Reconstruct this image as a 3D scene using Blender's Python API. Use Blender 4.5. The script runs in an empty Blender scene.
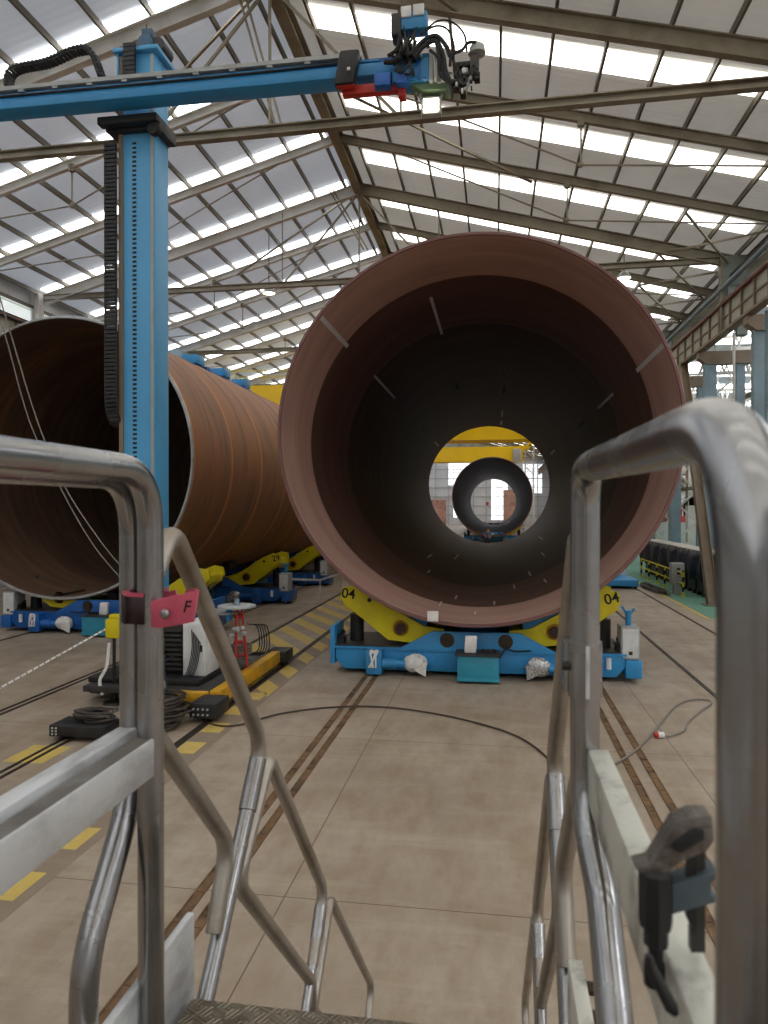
import bpy, bmesh, math, random
from mathutils import Vector, Matrix
random.seed(7)
S = bpy.context.scene
COL = S.collection
PI = math.pi
# ------------------------------------------------------------------ camera
PSI = math.atan(111/720); PIT = -4/720; H = 3.5
FW = Vector((-math.sin(PSI)*math.cos(PIT), math.cos(PSI)*math.cos(PIT), math.sin(PIT)))
RT = Vector((math.cos(PSI), math.sin(PSI), 0)); UP = RT.cross(FW)
CP = Vector((0, 0, H))
def ray(u, v): return FW + RT*((u-384)/720) - UP*((v-512)/720)
def pz(u, v, z=0.0): d = ray(u, v); return CP + d*((z-H)/d.z)
def py(u, v, Y): d = ray(u, v); return CP + d*(Y/d.y)
def px(u, v, X): d = ray(u, v); return CP + d*(X/d.x)
cam = bpy.data.cameras.new('camera'); co = bpy.data.objects.new('camera', cam); COL.objects.link(co)
co.location = CP; co.rotation_euler = (PI/2+PIT, 0, PSI)
cam.sensor_fit = 'VERTICAL'; cam.sensor_height = 36; cam.sensor_width = 27; cam.lens = 720/1024*36
cam.clip_start = 0.05; cam.clip_end = 400
cam.dof.use_dof = True; cam.dof.focus_distance = 13.0; cam.dof.aperture_fstop = 7.5
S.camera = co
S.view_settings.view_transform = 'Standard'; S.view_settings.look = 'None'
S.view_settings.gamma = 1; S.view_settings.use_curve_mapping = False; S.view_settings.exposure = 0.2
S.cycles.max_bounces = 7; S.cycles.diffuse_bounces = 4; S.cycles.glossy_bounces = 4
S.cycles.caustics_reflective = False; S.cycles.caustics_refractive = False
S.cycles.sample_clamp_indirect = 8

# ------------------------------------------------------------------ materials
def lin(c):
    f = lambda x: x/12.92 if x <= .04045 else ((x+.055)/1.055)**2.4
    return tuple(f(x/255) for x in c)+(1,)
class NT:
    def __init__(s, name):
        s.m = bpy.data.materials.new(name); s.m.use_nodes = True; s.t = s.m.node_tree; s.b = s.t.nodes['Principled BSDF']
    def n(s, k, **kw):
        x = s.t.nodes.new(k)
        for a, b in kw.items():
            if hasattr(x, a): setattr(x, a, b)
        return x
    def l(s, a, b): s.t.links.new(a, b)
def noise(N, vec, scale, detail=4, rough=.55):
    n = N.n('ShaderNodeTexNoise'); n.inputs['Scale'].default_value = scale; n.inputs['Detail'].default_value = detail
    n.inputs['Roughness'].default_value = rough
    if vec is not None: N.l(vec, n.inputs['Vector'])
    return n.outputs['Fac']
def ramp(N, fac, stops):
    r = N.n('ShaderNodeValToRGB'); e = r.color_ramp.elements
    while len(e) < len(stops): e.new(.5)
    for x, (p, c) in zip(e, stops): x.position = p; x.color = c if len(c) == 4 else lin(c)
    N.l(fac, r.inputs[0]); return r.outputs[0]
def mixc(N, fac, a, b, mode='MIX'):
    m = N.n('ShaderNodeMix'); m.data_type = 'RGBA'; m.blend_type = mode
    for v, i in ((fac, 0), (a, 6), (b, 7)):
        if hasattr(v, 'links') or hasattr(v, 'is_linked'): N.l(v, m.inputs[i])
        else: m.inputs[i].default_value = v
    return m.outputs[2]
def geo(N): return N.n('ShaderNodeNewGeometry').outputs['Position']
def scaled(N, vec, s):
    m = N.n('ShaderNodeMapping'); m.inputs['Scale'].default_value = s; N.l(vec, m.inputs['Vector']); return m.outputs[0]
def M(name, c, rough=.5, metal=0.0, var=.15, scale=6.0, dirt=None, dirt_amt=.4, bump=0.0, bscale=40, stretch=(1, 1, 1), coat=0):
    N = NT(name); p = geo(N); p = scaled(N, p, stretch)
    L = lin(c); lo = tuple(x*(1-var) for x in L[:3])+(1,); hi = tuple(min(1, x*(1+var)) for x in L[:3])+(1,)
    f = noise(N, p, scale); col = ramp(N, f, [(.3, lo), (.7, hi)])
    if dirt:
        g = noise(N, p, scale*.45, 7, .65); gg = ramp(N, g, [(.48, (0, 0, 0, 1)), (.68, (dirt_amt,)*3+(1,))])
        col = mixc(N, gg, col, lin(dirt))
    N.l(col, N.b.inputs['Base Color'])
    r2 = N.n('ShaderNodeMapRange'); N.l(f, r2.inputs[0]); r2.inputs[1].default_value = .3; r2.inputs[2].default_value = .7
    r2.inputs[3].default_value = max(.03, rough-.08); r2.inputs[4].default_value = min(1, rough+.08); N.l(r2.outputs[0], N.b.inputs['Roughness'])
    N.b.inputs['Metallic'].default_value = metal
    if coat: N.b.inputs['Coat Weight'].default_value = coat
    if bump:
        b = N.n('ShaderNodeBump'); b.inputs['Strength'].default_value = bump; b.inputs['Distance'].default_value = .01
        N.l(noise(N, p, bscale, 3), b.inputs['Height']); N.l(b.outputs[0], N.b.inputs['Normal'])
    return N.m
def EM(name, c, st, base=(255, 255, 255)):
    N = NT(name); N.b.inputs['Base Color'].default_value = lin(base); N.b.inputs['Emission Color'].default_value = lin(c)
    N.b.inputs['Emission Strength'].default_value = st; return N.m

STEEL = M('polished_steel_tube', (166, 166, 168), .25, 1, .12, 4, (104, 94, 84), .55, .03, 60)
STEELD = M('dusty_steel_tube', (172, 165, 156), .42, .85, .15, 7, (120, 98, 75), .6, .08, 50)
ALU = M('dirty_aluminium', (222, 224, 226), .45, .25, .05, 9, (112, 102, 94), .8, .1, 40, (1.6, .5, 1))
ALUW = M('stained_aluminium', (218, 218, 208), .45, .25, .06, 16, (92, 82, 66), .95, .1, 40)
BLUE = M('blue_paint', (52, 146, 206), .42, 0, .06, 1.5, (60, 100, 130), .3)
BLUEL = M('column_blue_paint', (88, 170, 222), .4, 0, .05, .8, (70, 120, 150), .25)
BLUED = M('deep_and_shaded_blue', (30, 98, 175), .42, 0, .1, 2, (30, 60, 100), .4)  # deep blue; doubles as the shaded blue of the rusty pipe cradles
TURQ = M('turquoise_paint', (52, 150, 178), .45, 0, .08, 3, (60, 80, 80), .3)
YELL = M('yellow_paint', (222, 205, 22), .42, 0, .06, 3, (150, 135, 40), .3)
YELD = M('worn_yellow_paint', (214, 160, 24), .5, 0, .12, 5, (110, 85, 40), .6)
CRANEY = M('crane_yellow_paint', (250, 205, 5), .4, 0, .05, 1)
BLACK = M('black_metal', (30, 30, 32), .5, 0, .2, 8, (70, 62, 55), .3)
RUBBER = M('black_rubber', (22, 22, 23), .6, 0, .2, 14)
DARKG = M('dark_grey_metal', (62, 62, 62), .5, .4, .2, 9, (100, 88, 75), .3)
PINM = M('dark_steel_pin', (70, 60, 52), .45, .7, .2, 20)
INK = M('black_ink', (15, 15, 15), .7)
PINK = M('pink_paint', (210, 92, 114), .45, 0, .08, 20, (190, 60, 90), .4)
RED = M('red_paint', (190, 52, 44), .45, 0, .1, 6)
WHITE = M('white_paint', (226, 228, 228), .45, 0, .04, 5, (150, 150, 145), .35)
GREYP = M('grey_paint', (175, 178, 178), .5, 0, .06, 5, (120, 118, 112), .35)
CLOTH = M('white_plastic_wrap', (222, 220, 216), .4, 0, .15, 9, None, 0, .8, 30)
FOIL = M('clear_foil_wrap', (185, 185, 185), .25, .5, .25, 22, None, 0, 1, 35)
TAPE = M('white_tape', (235, 232, 230), .5)
STRUCT = M('dusty_frame_steel', (222, 219, 212), .5, .0, .08, 1.2, (160, 148, 126), .5)
STRUCTD = M('brown_frame_steel', (146, 138, 120), .6, .1, .14, 1.2, (95, 80, 58), .7)
PURL = M('purlin_steel', (116, 108, 94), .6, .2, .12, .8, (95, 82, 62), .5)
WEBG = M('runway_web_grey', (178, 180, 168), .5, 0, .1, .8, (110, 100, 80), .6)
RUSTF = M('red_oxide_paint', (122, 70, 56), .6, 0, .2, 3, (80, 60, 50), .5)
COLB = M('steel_blue_paint', (132, 156, 168), .5, 0, .08, 1.2, (110, 100, 80), .35)
BROWNB = M('brown_stained_paint', (135, 118, 98), .55, 0, .12, 1.5, (92, 80, 62), .5)
TARP = M('black_tarpaulin', (44, 52, 66), .5, 0, .3, 3, (25, 28, 36), .6, .6, 6)
SHEETG = M('grey_sheet', (200, 196, 188), .6, 0, .08, 3, (150, 140, 125), .5)
CABLE = M('cable_sheath', (72, 58, 48), .55, 0, .2, 30)
CABLEG = M('grey_cable_sheath', (128, 120, 112), .5, 0, .1, 30)
CONCB = M('machine_green', (120, 150, 120), .6, 0, .1, 3)
ORANGE = M('orange_paint', (222, 120, 20), .5, 0, .1, 4)
RUSTB = M('rusted_can_steel', (206, 160, 144), .7, .1, .15, 1.2, (110, 70, 50), .5)
RAILM = M('rusty_rail_steel', (122, 92, 62), .6, .2, .4, 7, (52, 40, 30), .9, .6, 25)
RAILK = M('dark_rail_steel', (62, 52, 44), .55, .4, .3, 6, (35, 30, 26), .6, .4, 25)
SKIN = M('skin', (190, 140, 112), .6); HAIR = M('dark_hair', (28, 22, 20), .7)
NAVY = M('navy_workwear', (34, 38, 54), .8); WHITEJ = M('pale_workwear', (178, 186, 200), .8)
SIGNR = M('red_sign_paint', (220, 40, 60), .5)
LAMPE = EM('lamp_diffuser', (255, 246, 205), 9)
GLASSW = EM('bright_window', (240, 246, 255), 1.2)
WALLW = EM('frosted_wall_light', (225, 238, 234), .55)

def concrete():
    N = NT('stained_concrete'); p = geo(N)
    a = ramp(N, noise(N, p, .35, 8, .6), [(.3, (152, 136, 120)), (.52, (168, 152, 135)), (.72, (177, 165, 150))])
    b = ramp(N, noise(N, scaled(N, p, (2.2, .7, 1)), 1.1, 8, .7), [(.4, (0, 0, 0, 1)), (.72, (.75, .75, .75, 1))])
    c = mixc(N, b, a, lin((134, 112, 86)))
    b3 = ramp(N, noise(N, scaled(N, p, (.5, 2.6, 1)), .8, 9, .75), [(.5, (0, 0, 0, 1)), (.72, (.6, .6, .6, 1))])
    c = mixc(N, b3, c, lin((184, 172, 152)))
    k = N.n('ShaderNodeTexVoronoi'); k.inputs['Scale'].default_value = 1.3; N.l(p, k.inputs['Vector'])
    sp = ramp(N, noise(N, p, 9, 6, .7), [(.55, (0, 0, 0, 1)), (.8, (.35, .35, .35, 1))])
    c = mixc(N, sp, c, lin((120, 104, 88)))
    # warm dusty band between the tracks
    bt = N.n('ShaderNodeTexBrick'); bt.inputs['Scale'].default_value = 1.0; bt.inputs['Mortar Size'].default_value = .008
    bt.inputs['Brick Width'].default_value = 4.45; bt.inputs['Row Height'].default_value = 4.45; bt.offset = 0
    bt.inputs['Mortar Smooth'].default_value = .3
    mp = N.n('ShaderNodeMapping'); mp.inputs['Location'].default_value = (1.87, -1.8, 0); N.l(p, mp.inputs[0]); N.l(mp.outputs[0], bt.inputs['Vector'])
    c = mixc(N, bt.outputs['Fac'], c, lin((104, 88, 72)))
    N.l(c, N.b.inputs['Base Color'])
    r = N.n('ShaderNodeMapRange'); N.l(noise(N, p, 1.3, 6), r.inputs[0]); r.inputs[1].default_value = .3; r.inputs[2].default_value = .7
    r.inputs[3].default_value = .42; r.inputs[4].default_value = .65; N.l(r.outputs[0], N.b.inputs['Roughness'])
    bm_ = N.n('ShaderNodeBump'); bm_.inputs['Strength'].default_value = .12; bm_.inputs['Distance'].default_value = .01
    N.l(noise(N, p, 18, 5), bm_.inputs['Height']); N.l(bm_.outputs[0], N.b.inputs['Normal'])
    return N.m
CONC = concrete()
def worn_paint(name, c, under, lo=.42, hi=.62):
    N = NT(name); p = geo(N)
    f = ramp(N, noise(N, p, 3, 8, .7), [(lo, (1, 1, 1, 1)), (hi, (.15, .15, .15, 1))])
    N.l(mixc(N, f, lin(under), lin(c)), N.b.inputs['Base Color']); N.b.inputs['Roughness'].default_value = .6; return N.m
FYEL = worn_paint('worn_floor_yellow', (206, 178, 92), (160, 142, 112), .5, .75)
FGRN = worn_paint('worn_floor_green', (96, 150, 130), (140, 150, 130), .5, .8)
FDRK = worn_paint('dusty_track_bed', (140, 122, 104), (150, 134, 116), .45, .7)
def corr(name, c, spacing, axis, amt, dirt=(150, 140, 120)):
    N = NT(name); p = geo(N)
    col = mixc(N, ramp(N, noise(N, p, .35, 6, .6), [(.45, (0, 0, 0, 1)), (.75, (.4, .4, .4, 1))]), lin(c), lin(dirt))
    N.l(col, N.b.inputs['Base Color']); N.b.inputs['Roughness'].default_value = .55
    w = N.n('ShaderNodeTexWave'); w.bands_direction = axis; w.inputs['Scale'].default_value = 2*PI/spacing/20*1.0
    N.l(p, w.inputs['Vector']); b = N.n('ShaderNodeBump'); b.inputs['Strength'].default_value = amt; b.inputs['Distance'].default_value = .03
    N.l(w.outputs['Fac'], b.inputs['Height']); N.l(b.outputs[0], N.b.inputs['Normal']); return N.m
def roofing(name, c, dirt, tr, bump):
    m_ = corr(name, c, .25, 'Y', bump, dirt); t = m_.node_tree; b = t.nodes['Principled BSDF']; o = t.nodes['Material Output']
    tl = t.nodes.new('ShaderNodeBsdfTranslucent'); mx = t.nodes.new('ShaderNodeMixShader'); mx.inputs[0].default_value = tr  # translucency added so sky light from above brightens the sheets
    src = b.inputs['Base Color'].links[0].from_socket; t.links.new(src, tl.inputs[0])
    t.links.new(b.outputs[0], mx.inputs[1]); t.links.new(tl.outputs[0], mx.inputs[2]); t.links.new(mx.outputs[0], o.inputs[0]); return m_
ROOFM = roofing('roof_sheet', (222, 228, 237), (208, 208, 208), .19, .15)
ROOFR = roofing('stained_roof_sheet', (212, 206, 196), (172, 164, 150), .21, .35)
CLAD = corr('wall_cladding', (222, 224, 228), .3, 'X', .4)
CLADY = corr('side_cladding', (216, 220, 222), .3, 'Y', .4)
def sky_strip():
    N = NT('translucent_skylight'); p = geo(N)
    n1 = noise(N, scaled(N, p, (1, 2.5, 1)), 2.2, 8, .7)
    col = ramp(N, n1, [(.38, (1, 1, 1, 1)), (.62, (.93, .95, .97, 1)), (.78, (.5, .48, .44, 1))])
    N.l(col, N.b.inputs['Emission Color']); N.b.inputs['Base Color'].default_value = lin((225, 228, 230)); N.b.inputs['Emission Strength'].default_value = SKY_L
    return N.m
SKY_L = 4.6
SKYM = sky_strip()
SKYR = SKYM.copy(); SKYR.name = 'dirty_skylight'
for nd in SKYR.node_tree.nodes:
    if nd.type == 'VALTORGB':
        e = nd.color_ramp.elements; e[0].position = .3; e[1].position = .52; e[2].position = .68
        e[0].color = (1, 1, .97, 1); e[1].color = (.86, .85, .78, 1); e[2].color = (.16, .15, .12, 1)
    if nd.type == 'TEX_NOISE': nd.inputs['Scale'].default_value = 5; nd.inputs['Roughness'].default_value = .8
    if nd.type == 'MAPPING': nd.inputs['Scale'].default_value = (.7, 3.5, 1)
    if nd.type == 'BSDF_PRINCIPLED': nd.inputs['Emission Strength'].default_value = 3.6
def pipe_outer(name, base, tints, y0, lens):
    N = NT(name); p = geo(N)
    c = ramp(N, noise(N, scaled(N, p, (.25, 1.6, .25)), 1.0, 7, .65), [(.3, tints[0]), (.5, base), (.72, tints[1])])
    s = N.n('ShaderNodeSeparateXYZ'); N.l(p, s.inputs[0])
    m = N.n('ShaderNodeMath'); m.operation = 'SUBTRACT'; N.l(s.outputs['Y'], m.inputs[0]); m.inputs[1].default_value = y0
    m2 = N.n('ShaderNodeMath'); m2.operation = 'DIVIDE'; N.l(m.outputs[0], m2.inputs[0]); m2.inputs[1].default_value = lens
    m3 = N.n('ShaderNodeMath'); m3.operation = 'FRACT'; N.l(m2.outputs[0], m3.inputs[0])
    band = ramp(N, m3.outputs[0], [(0, (1, 1, 1, 1)), (.03, (1, 1, 1, 1)), (.05, (0, 0, 0, 1)), (.95, (0, 0, 0, 1)), (.97, (.6, .6, .6, 1))])
    c = mixc(N, band, c, lin(tints[2]))
    N.l(c, N.b.inputs['Base Color']); N.b.inputs['Roughness'].default_value = .62; N.b.inputs['Metallic'].default_value = .15
    return N.m
RUSTO = pipe_outer('rusty_pipe_outside', (152, 108, 76), [(108, 86, 70), (176, 112, 66), (196, 134, 90)], 18.5, 2.9)
BRNO = pipe_outer('brown_pipe_outside', (122, 84, 76), [(100, 72, 68), (134, 92, 80), (140, 104, 96)], 14.5, 3.4)
INNR = pipe_outer('brown_pipe_inside', (66, 40, 35), [(48, 30, 27), (84, 54, 47), (70, 44, 38)], 14.5, 3.4)  # deep bore brown, darkened to hold the light falloff in its colour
INNF = pipe_outer('primed_lit_course', (182, 146, 134), [(164, 130, 120), (192, 156, 142), (184, 150, 138)], 14.5, 3.4)  # primer pink, lightened further for the light at the pipe mouth
INN2 = pipe_outer('falloff_brown_course', (100, 70, 62), [(86, 60, 54), (112, 80, 71), (102, 74, 66)], 14.5, 3.4)  # middle step of the light falloff painted into the bore
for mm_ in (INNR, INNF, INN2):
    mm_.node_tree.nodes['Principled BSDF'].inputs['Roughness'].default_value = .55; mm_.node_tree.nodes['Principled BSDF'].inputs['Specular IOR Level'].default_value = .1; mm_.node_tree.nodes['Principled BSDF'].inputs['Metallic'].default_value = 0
INNL = pipe_outer('dark_pipe_inside', (108, 82, 64), [(84, 64, 54), (140, 104, 76), (110, 90, 76)], 18.5, 2.9)
RIMR = M('ground_pipe_edge', (128, 92, 88), .45, .2, .12, 3)
RIML = M('bare_steel_edge', (186, 188, 190), .35, .5, .15, 4, (120, 100, 80), .5)
CHALK = M('chalk_paint', (214, 214, 214), .8, 0, .15, 15)
def chequer():
    N = NT('chequer_plate'); p = geo(N)
    v = N.n('ShaderNodeTexBrick'); v.inputs['Scale'].default_value = 1; v.offset = 0
    v.inputs['Brick Width'].default_value = .05; v.inputs['Row Height'].default_value = .05; v.inputs['Mortar Size'].default_value = 0
    v.inputs['Color1'].default_value = (0, 0, 0, 1); v.inputs['Color2'].default_value = (1, 1, 1, 1)
    ck = N.n('ShaderNodeTexChecker'); ck.inputs['Scale'].default_value = 1/.03; N.l(p, ck.inputs['Vector'])
    w1 = N.n('ShaderNodeTexWave'); w1.bands_direction = 'X'; w1.inputs['Scale'].default_value = 32
    w2 = N.n('ShaderNodeTexWave'); w2.bands_direction = 'Y'; w2.inputs['Scale'].default_value = 32
    q = N.n('ShaderNodeMapping'); q.inputs['Rotation'].default_value = (0, 0, .5); N.l(p, q.inputs[0])
    N.l(q.outputs[0], w1.inputs['Vector']); N.l(q.outputs[0], w2.inputs['Vector'])
    h = mixc(N, ck.outputs['Fac'], w1.outputs['Color'], w2.outputs['Color'])
    dirt = ramp(N, noise(N, p, 14, 6), [(.35, (104, 92, 76)), (.65, (150, 140, 124))])
    N.l(dirt, N.b.inputs['Base Color']); N.b.inputs['Metallic'].default_value = .5; N.b.inputs['Roughness'].default_value = .45
    b = N.n('ShaderNodeBump'); b.inputs['Strength'].default_value = .9; b.inputs['Distance'].default_value = .004
    N.l(h, b.inputs['Height']); N.l(b.outputs[0], N.b.inputs['Normal']); return N.m
CHEQ = chequer()

# ------------------------------------------------------------------ mesh tools
def V(*a): return Vector(a[0]) if len(a) == 1 else Vector(a)
def fillet(pts, r, n=6):
    pts = [V(p) for p in pts]
    rs = r if isinstance(r, (list, tuple)) else [r]*len(pts)
    out = [pts[0]]
    for i in range(1, len(pts)-1):
        a, b, c = pts[i-1], pts[i], pts[i+1]; rr = rs[i]
        d1 = (a-b); d2 = (c-b); l1, l2 = d1.length, d2.length
        d1.normalize(); d2.normalize(); ang = d1.angle(d2, PI)
        if ang > PI-.03 or rr <= 0: out.append(b); continue
        t = min(rr/math.tan(ang/2), .48*l1, .48*l2)
        p, q = b+d1*t, b+d2*t
        for k in range(n+1):
            s = k/n; out.append(p*(1-s)**2 + b*2*s*(1-s) + q*s*s)
    out.append(pts[-1]); return out
def smooth(pts, n=6):
    pts = [V(p) for p in pts]; P = [pts[0]*2-pts[1]]+pts+[pts[-1]*2-pts[-2]]; out = []
    for i in range(1, len(P)-2):
        a, b, c, d = P[i-1:i+3]
        for k in range(n):
            t = k/n; out.append(.5*((2*b)+(c-a)*t+(2*a-5*b+4*c-d)*t*t+(3*b-a-3*c+d)*t**3))
    out.append(pts[-1]); return out
class MB:
    def __init__(s): s.v = []; s.f = []; s.mi = []; s.cur = 0
    def add(s, vs, fs):
        o = len(s.v); s.v += [V(x) for x in vs]; s.f += [tuple(i+o for i in f) for f in fs]; s.mi += [s.cur]*len(fs); return s
    def box(s, a, b):
        x0, y0, z0 = [min(p, q) for p, q in zip(a, b)]; x1, y1, z1 = [max(p, q) for p, q in zip(a, b)]
        return s.add([(x0, y0, z0), (x1, y0, z0), (x1, y1, z0), (x0, y1, z0), (x0, y0, z1), (x1, y0, z1), (x1, y1, z1), (x0, y1, z1)],
                     [(3, 2, 1, 0), (4, 5, 6, 7), (0, 1, 5, 4), (1, 2, 6, 5), (2, 3, 7, 6), (3, 0, 4, 7)])
    def cb(s, c, d): return s.box([c[i]-d[i]/2 for i in range(3)], [c[i]+d[i]/2 for i in range(3)])
    def beam(s, p, q, w, h, up=(0, 0, 1)):
        p, q = V(p), V(q); d = (q-p).normalized(); u = V(up)
        if abs(d.dot(u)) > .98: u = V(0, 1, 0) if abs(d.y) < .9 else V(1, 0, 0)
        r = d.cross(u).normalized(); u = r.cross(d).normalized(); vs = []
        for e in (p, q):
            for a, b in ((-1, -1), (1, -1), (1, 1), (-1, 1)): vs.append(e+r*(a*w/2)+u*(b*h/2))
        return s.add(vs, [(0, 1, 2, 3), (7, 6, 5, 4), (0, 4, 5, 1), (1, 5, 6, 2), (2, 6, 7, 3), (3, 7, 4, 0)])
    def ibeam(s, p, q, w, h, t=.03, up=(0, 0, 1)):
        p, q = V(p), V(q); d = (q-p).normalized(); u = V(up); r = d.cross(u).normalized(); u = r.cross(d).normalized()
        s.beam(p+u*(h/2-t/2), q+u*(h/2-t/2), w, t, u); s.beam(p-u*(h/2-t/2), q-u*(h/2-t/2), w, t, u); s.beam(p, q, t*.8, h-2*t, u); return s
    def tube(s, pts, r, seg=12, caps=True, hollow=False):
        pts = [V(p) for p in pts]; n = len(pts); rs = r if isinstance(r, (list, tuple)) else [r]*n
        T = []
        for i in range(n):
            a = pts[max(0, i-1)]; b = pts[min(n-1, i+1)]; T.append((b-a).normalized())
        nrm = T[0].orthogonal().normalized(); vs = []
        for i in range(n):
            if i: nrm = (nrm - T[i]*nrm.dot(T[i])).normalized()
            bn = T[i].cross(nrm)
            for k in range(seg):
                a = 2*PI*k/seg; vs.append(pts[i]+(nrm*math.cos(a)+bn*math.sin(a))*rs[i])
        fs = [(i*seg+k, i*seg+(k+1) % seg, (i+1)*seg+(k+1) % seg, (i+1)*seg+k) for i in range(n-1) for k in range(seg)]
        if caps: fs += [tuple(range(seg-1, -1, -1)), tuple((n-1)*seg+k for k in range(seg))]
        return s.add(vs, fs)
    def cyl(s, p, q, r, r2=None, seg=20): return s.tube([p, q], [r, r if r2 is None else r2], seg)
    def lathe(s, prof, origin=(0, 0, 0), axis='Z', seg=32, a0=0, a1=2*PI, closed=False):
        o = V(origin); vs = []; full = abs(a1-a0-2*PI) < 1e-6; m = seg if full else seg+1; n = len(prof)
        for k in range(m):
            a = a0+(a1-a0)*k/seg; c, sn = math.cos(a), math.sin(a)
            for r, h in prof:
                vs.append(o+(V(r*c, r*sn, h) if axis == 'Z' else V(r*c, h, r*sn) if axis == 'Y' else V(h, r*c, r*sn)))
        fs = []
        for k in range(seg):
            k2 = (k+1) % m
            for j in range(n if closed else n-1):
                j2 = (j+1) % n
                fs.append((k*n+j, k2*n+j, k2*n+j2, k*n+j2))
        return s.add(vs, fs)
    def prism(s, poly, y0, y1, axis='Y'):
        n = len(poly)
        def m(a, b, c): return (a, c, b) if axis == 'Y' else (c, a, b) if axis == 'X' else (a, b, c)
        vs = [m(a, b, y0) for a, b in poly]+[m(a, b, y1) for a, b in poly]
        fs = [tuple(range(n)), tuple(range(2*n-1, n-1, -1))]+[(i, n+i, n+(i+1) % n, (i+1) % n) for i in range(n)]
        return s.add(vs, fs)
    def ball(s, c, r, seg=14, sq=(1, 1, 1), jit=0):
        c = V(c); n = seg//2; vs = [c+V(0, 0, r*sq[2])]
        for i in range(1, n):
            th = PI*i/n
            for k in range(seg):
                a = 2*PI*k/seg; j = 1+random.uniform(-jit, jit)
                vs.append(c+V(r*sq[0]*math.sin(th)*math.cos(a), r*sq[1]*math.sin(th)*math.sin(a), r*sq[2]*math.cos(th))*j)
        vs.append(c-V(0, 0, r*sq[2])); fs = []
        for k in range(seg): fs.append((0, 1+k, 1+(k+1) % seg))
        for i in range(n-2):
            for k in range(seg): fs.append((1+i*seg+k, 1+(i+1)*seg+k, 1+(i+1)*seg+(k+1) % seg, 1+i*seg+(k+1) % seg))
        L = len(vs)-1
        for k in range(seg): fs.append((L, 1+(n-2)*seg+(k+1) % seg, 1+(n-2)*seg+k))
        return s.add(vs, fs)
    def xform(s, fn): s.v = [V(fn(p)) for p in s.v]; return s
    def build(s, name, mats, parent=None, bevel=0, flat=False, **props):
        o0 = origin_of(parent)
        me = bpy.data.meshes.new(name); me.from_pydata([tuple(p-o0) for p in s.v], [], s.f)
        for m in (mats if isinstance(mats, (list, tuple)) else [mats]): me.materials.append(m)
        bm = bmesh.new(); bm.from_mesh(me)
        for f, i in zip(bm.faces, s.mi): f.material_index = i
        bmesh.ops.recalc_face_normals(bm, faces=bm.faces)
        if bevel: bmesh.ops.bevel(bm, geom=[e for e in bm.edges if len(e.link_faces) == 2 and e.calc_face_angle(0) > .6], offset=bevel, segments=2, affect='EDGES', profile=.5)
        bm.to_mesh(me); bm.free()
        if not flat:
            me.shade_smooth(); me.set_sharp_from_angle(angle=math.radians(38))
        o = bpy.data.objects.new(name, me); COL.objects.link(o)
        if parent is not None: o.parent = parent
        for k, v in props.items(): o[k] = v
        return o
def origin_of(p):
    o = V(0, 0, 0)
    while p is not None: o = o+V(p.location); p = p.parent
    return o
def tag(o, label, cat, group=None, kind=None):
    o['label'] = label; o['category'] = cat
    if group: o['group'] = group
    if kind: o['kind'] = kind
    return o
def thing(name, loc, label, cat, group=None):
    o = bpy.data.objects.new(name, None); COL.objects.link(o); o.location = loc; o.empty_display_size = .2
    return tag(o, label, cat, group)
def struct(name, mb, mat, **k):
    o = mb.build(name, mat, None, **k); o['kind'] = 'structure'; return o
def kids(o): return [c for c in COL.objects if c.parent == o]
def copy_tree(o, parent=None):
    c = o.copy(); COL.objects.link(c)
    if parent: c.parent = parent
    for ch in kids(o): copy_tree(ch, c)
    return c
def text(txt, size, mat, name, parent, mw):
    cu = bpy.data.curves.new('t', 'FONT'); cu.body = txt; cu.size = size; cu.extrude = .004; cu.align_x = 'CENTER'; cu.align_y = 'CENTER'; cu.offset = size*.012
    t = bpy.data.objects.new('t', cu); COL.objects.link(t); dg = bpy.context.evaluated_depsgraph_get(); dg.update()
    me = bpy.data.meshes.new_from_object(t.evaluated_get(dg)); bpy.data.objects.remove(t); bpy.data.curves.remove(cu)
    me.transform(Matrix.Translation(-origin_of(parent)) @ mw); me.materials.clear(); me.materials.append(mat); me.name = name
    o = bpy.data.objects.new(name, me); COL.objects.link(o); o.parent = parent; return o

# ------------------------------------------------------------------ building shell
XL, XR, XE, YN, YF = -21.0, 24.0, 9.7, -38.0, 150.0
RX, RZ, SL = -5.72, 17.5, .268
def zr(x): return RZ-SL*abs(x-RX)
def sk(x): return -.022*(x+9)
struct('floor', MB().box((XL, YN, -.2), (XR, YF, 0)), CONC)
FR = [17.95+4.1*k for k in range(-12, 32)]          # frame lines
for x0, x1, mt in ((RX, XE+.3, ROOFR), (XL, RX, ROOFM)):
    mb = MB()
    mb.add([(x0, YN, zr(x0)+.05), (x1, YN, zr(x1)+.05), (x1, YF, zr(x1)+.05), (x0, YF, zr(x0)+.05)], [(0, 1, 2, 3)])
    struct('ceiling_right' if x0 == RX else 'ceiling_left', mb, mt)
n = 0
for y in FR:
    for side in (0, 1):
        n += 1; x0, x1 = ((RX+.55, XE-.6) if side else (XL+.4, RX-.55))
        o1, o2 = (1.45, 2.42) if side else (-.2, .48)
        c4 = [(x0, y+o1+sk(x0)), (x1, y+o1+sk(x1)), (x1, y+o2+sk(x1)), (x0, y+o2+sk(x0))]
        m = MB().add([(x, yy, zr(x)) for x, yy in c4]+[(x, yy, zr(x)+.03) for x, yy in c4],
                     [(3, 2, 1, 0), (4, 5, 6, 7), (0, 1, 5, 4), (1, 2, 6, 5), (2, 3, 7, 6), (3, 0, 4, 7)])
        struct('window_%d' % n, m, SKYR if side else SKYM)
for k in range(12):
    for sgn in (-1, 1):
        x = RX+sgn*(.62+1.31*k)
        if XL < x < XE+.2:
            struct('roof_purlin', MB().beam((x, YN, zr(x)-.1), (x, YF, zr(x)-.1), .07, .19), PURL)
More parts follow.
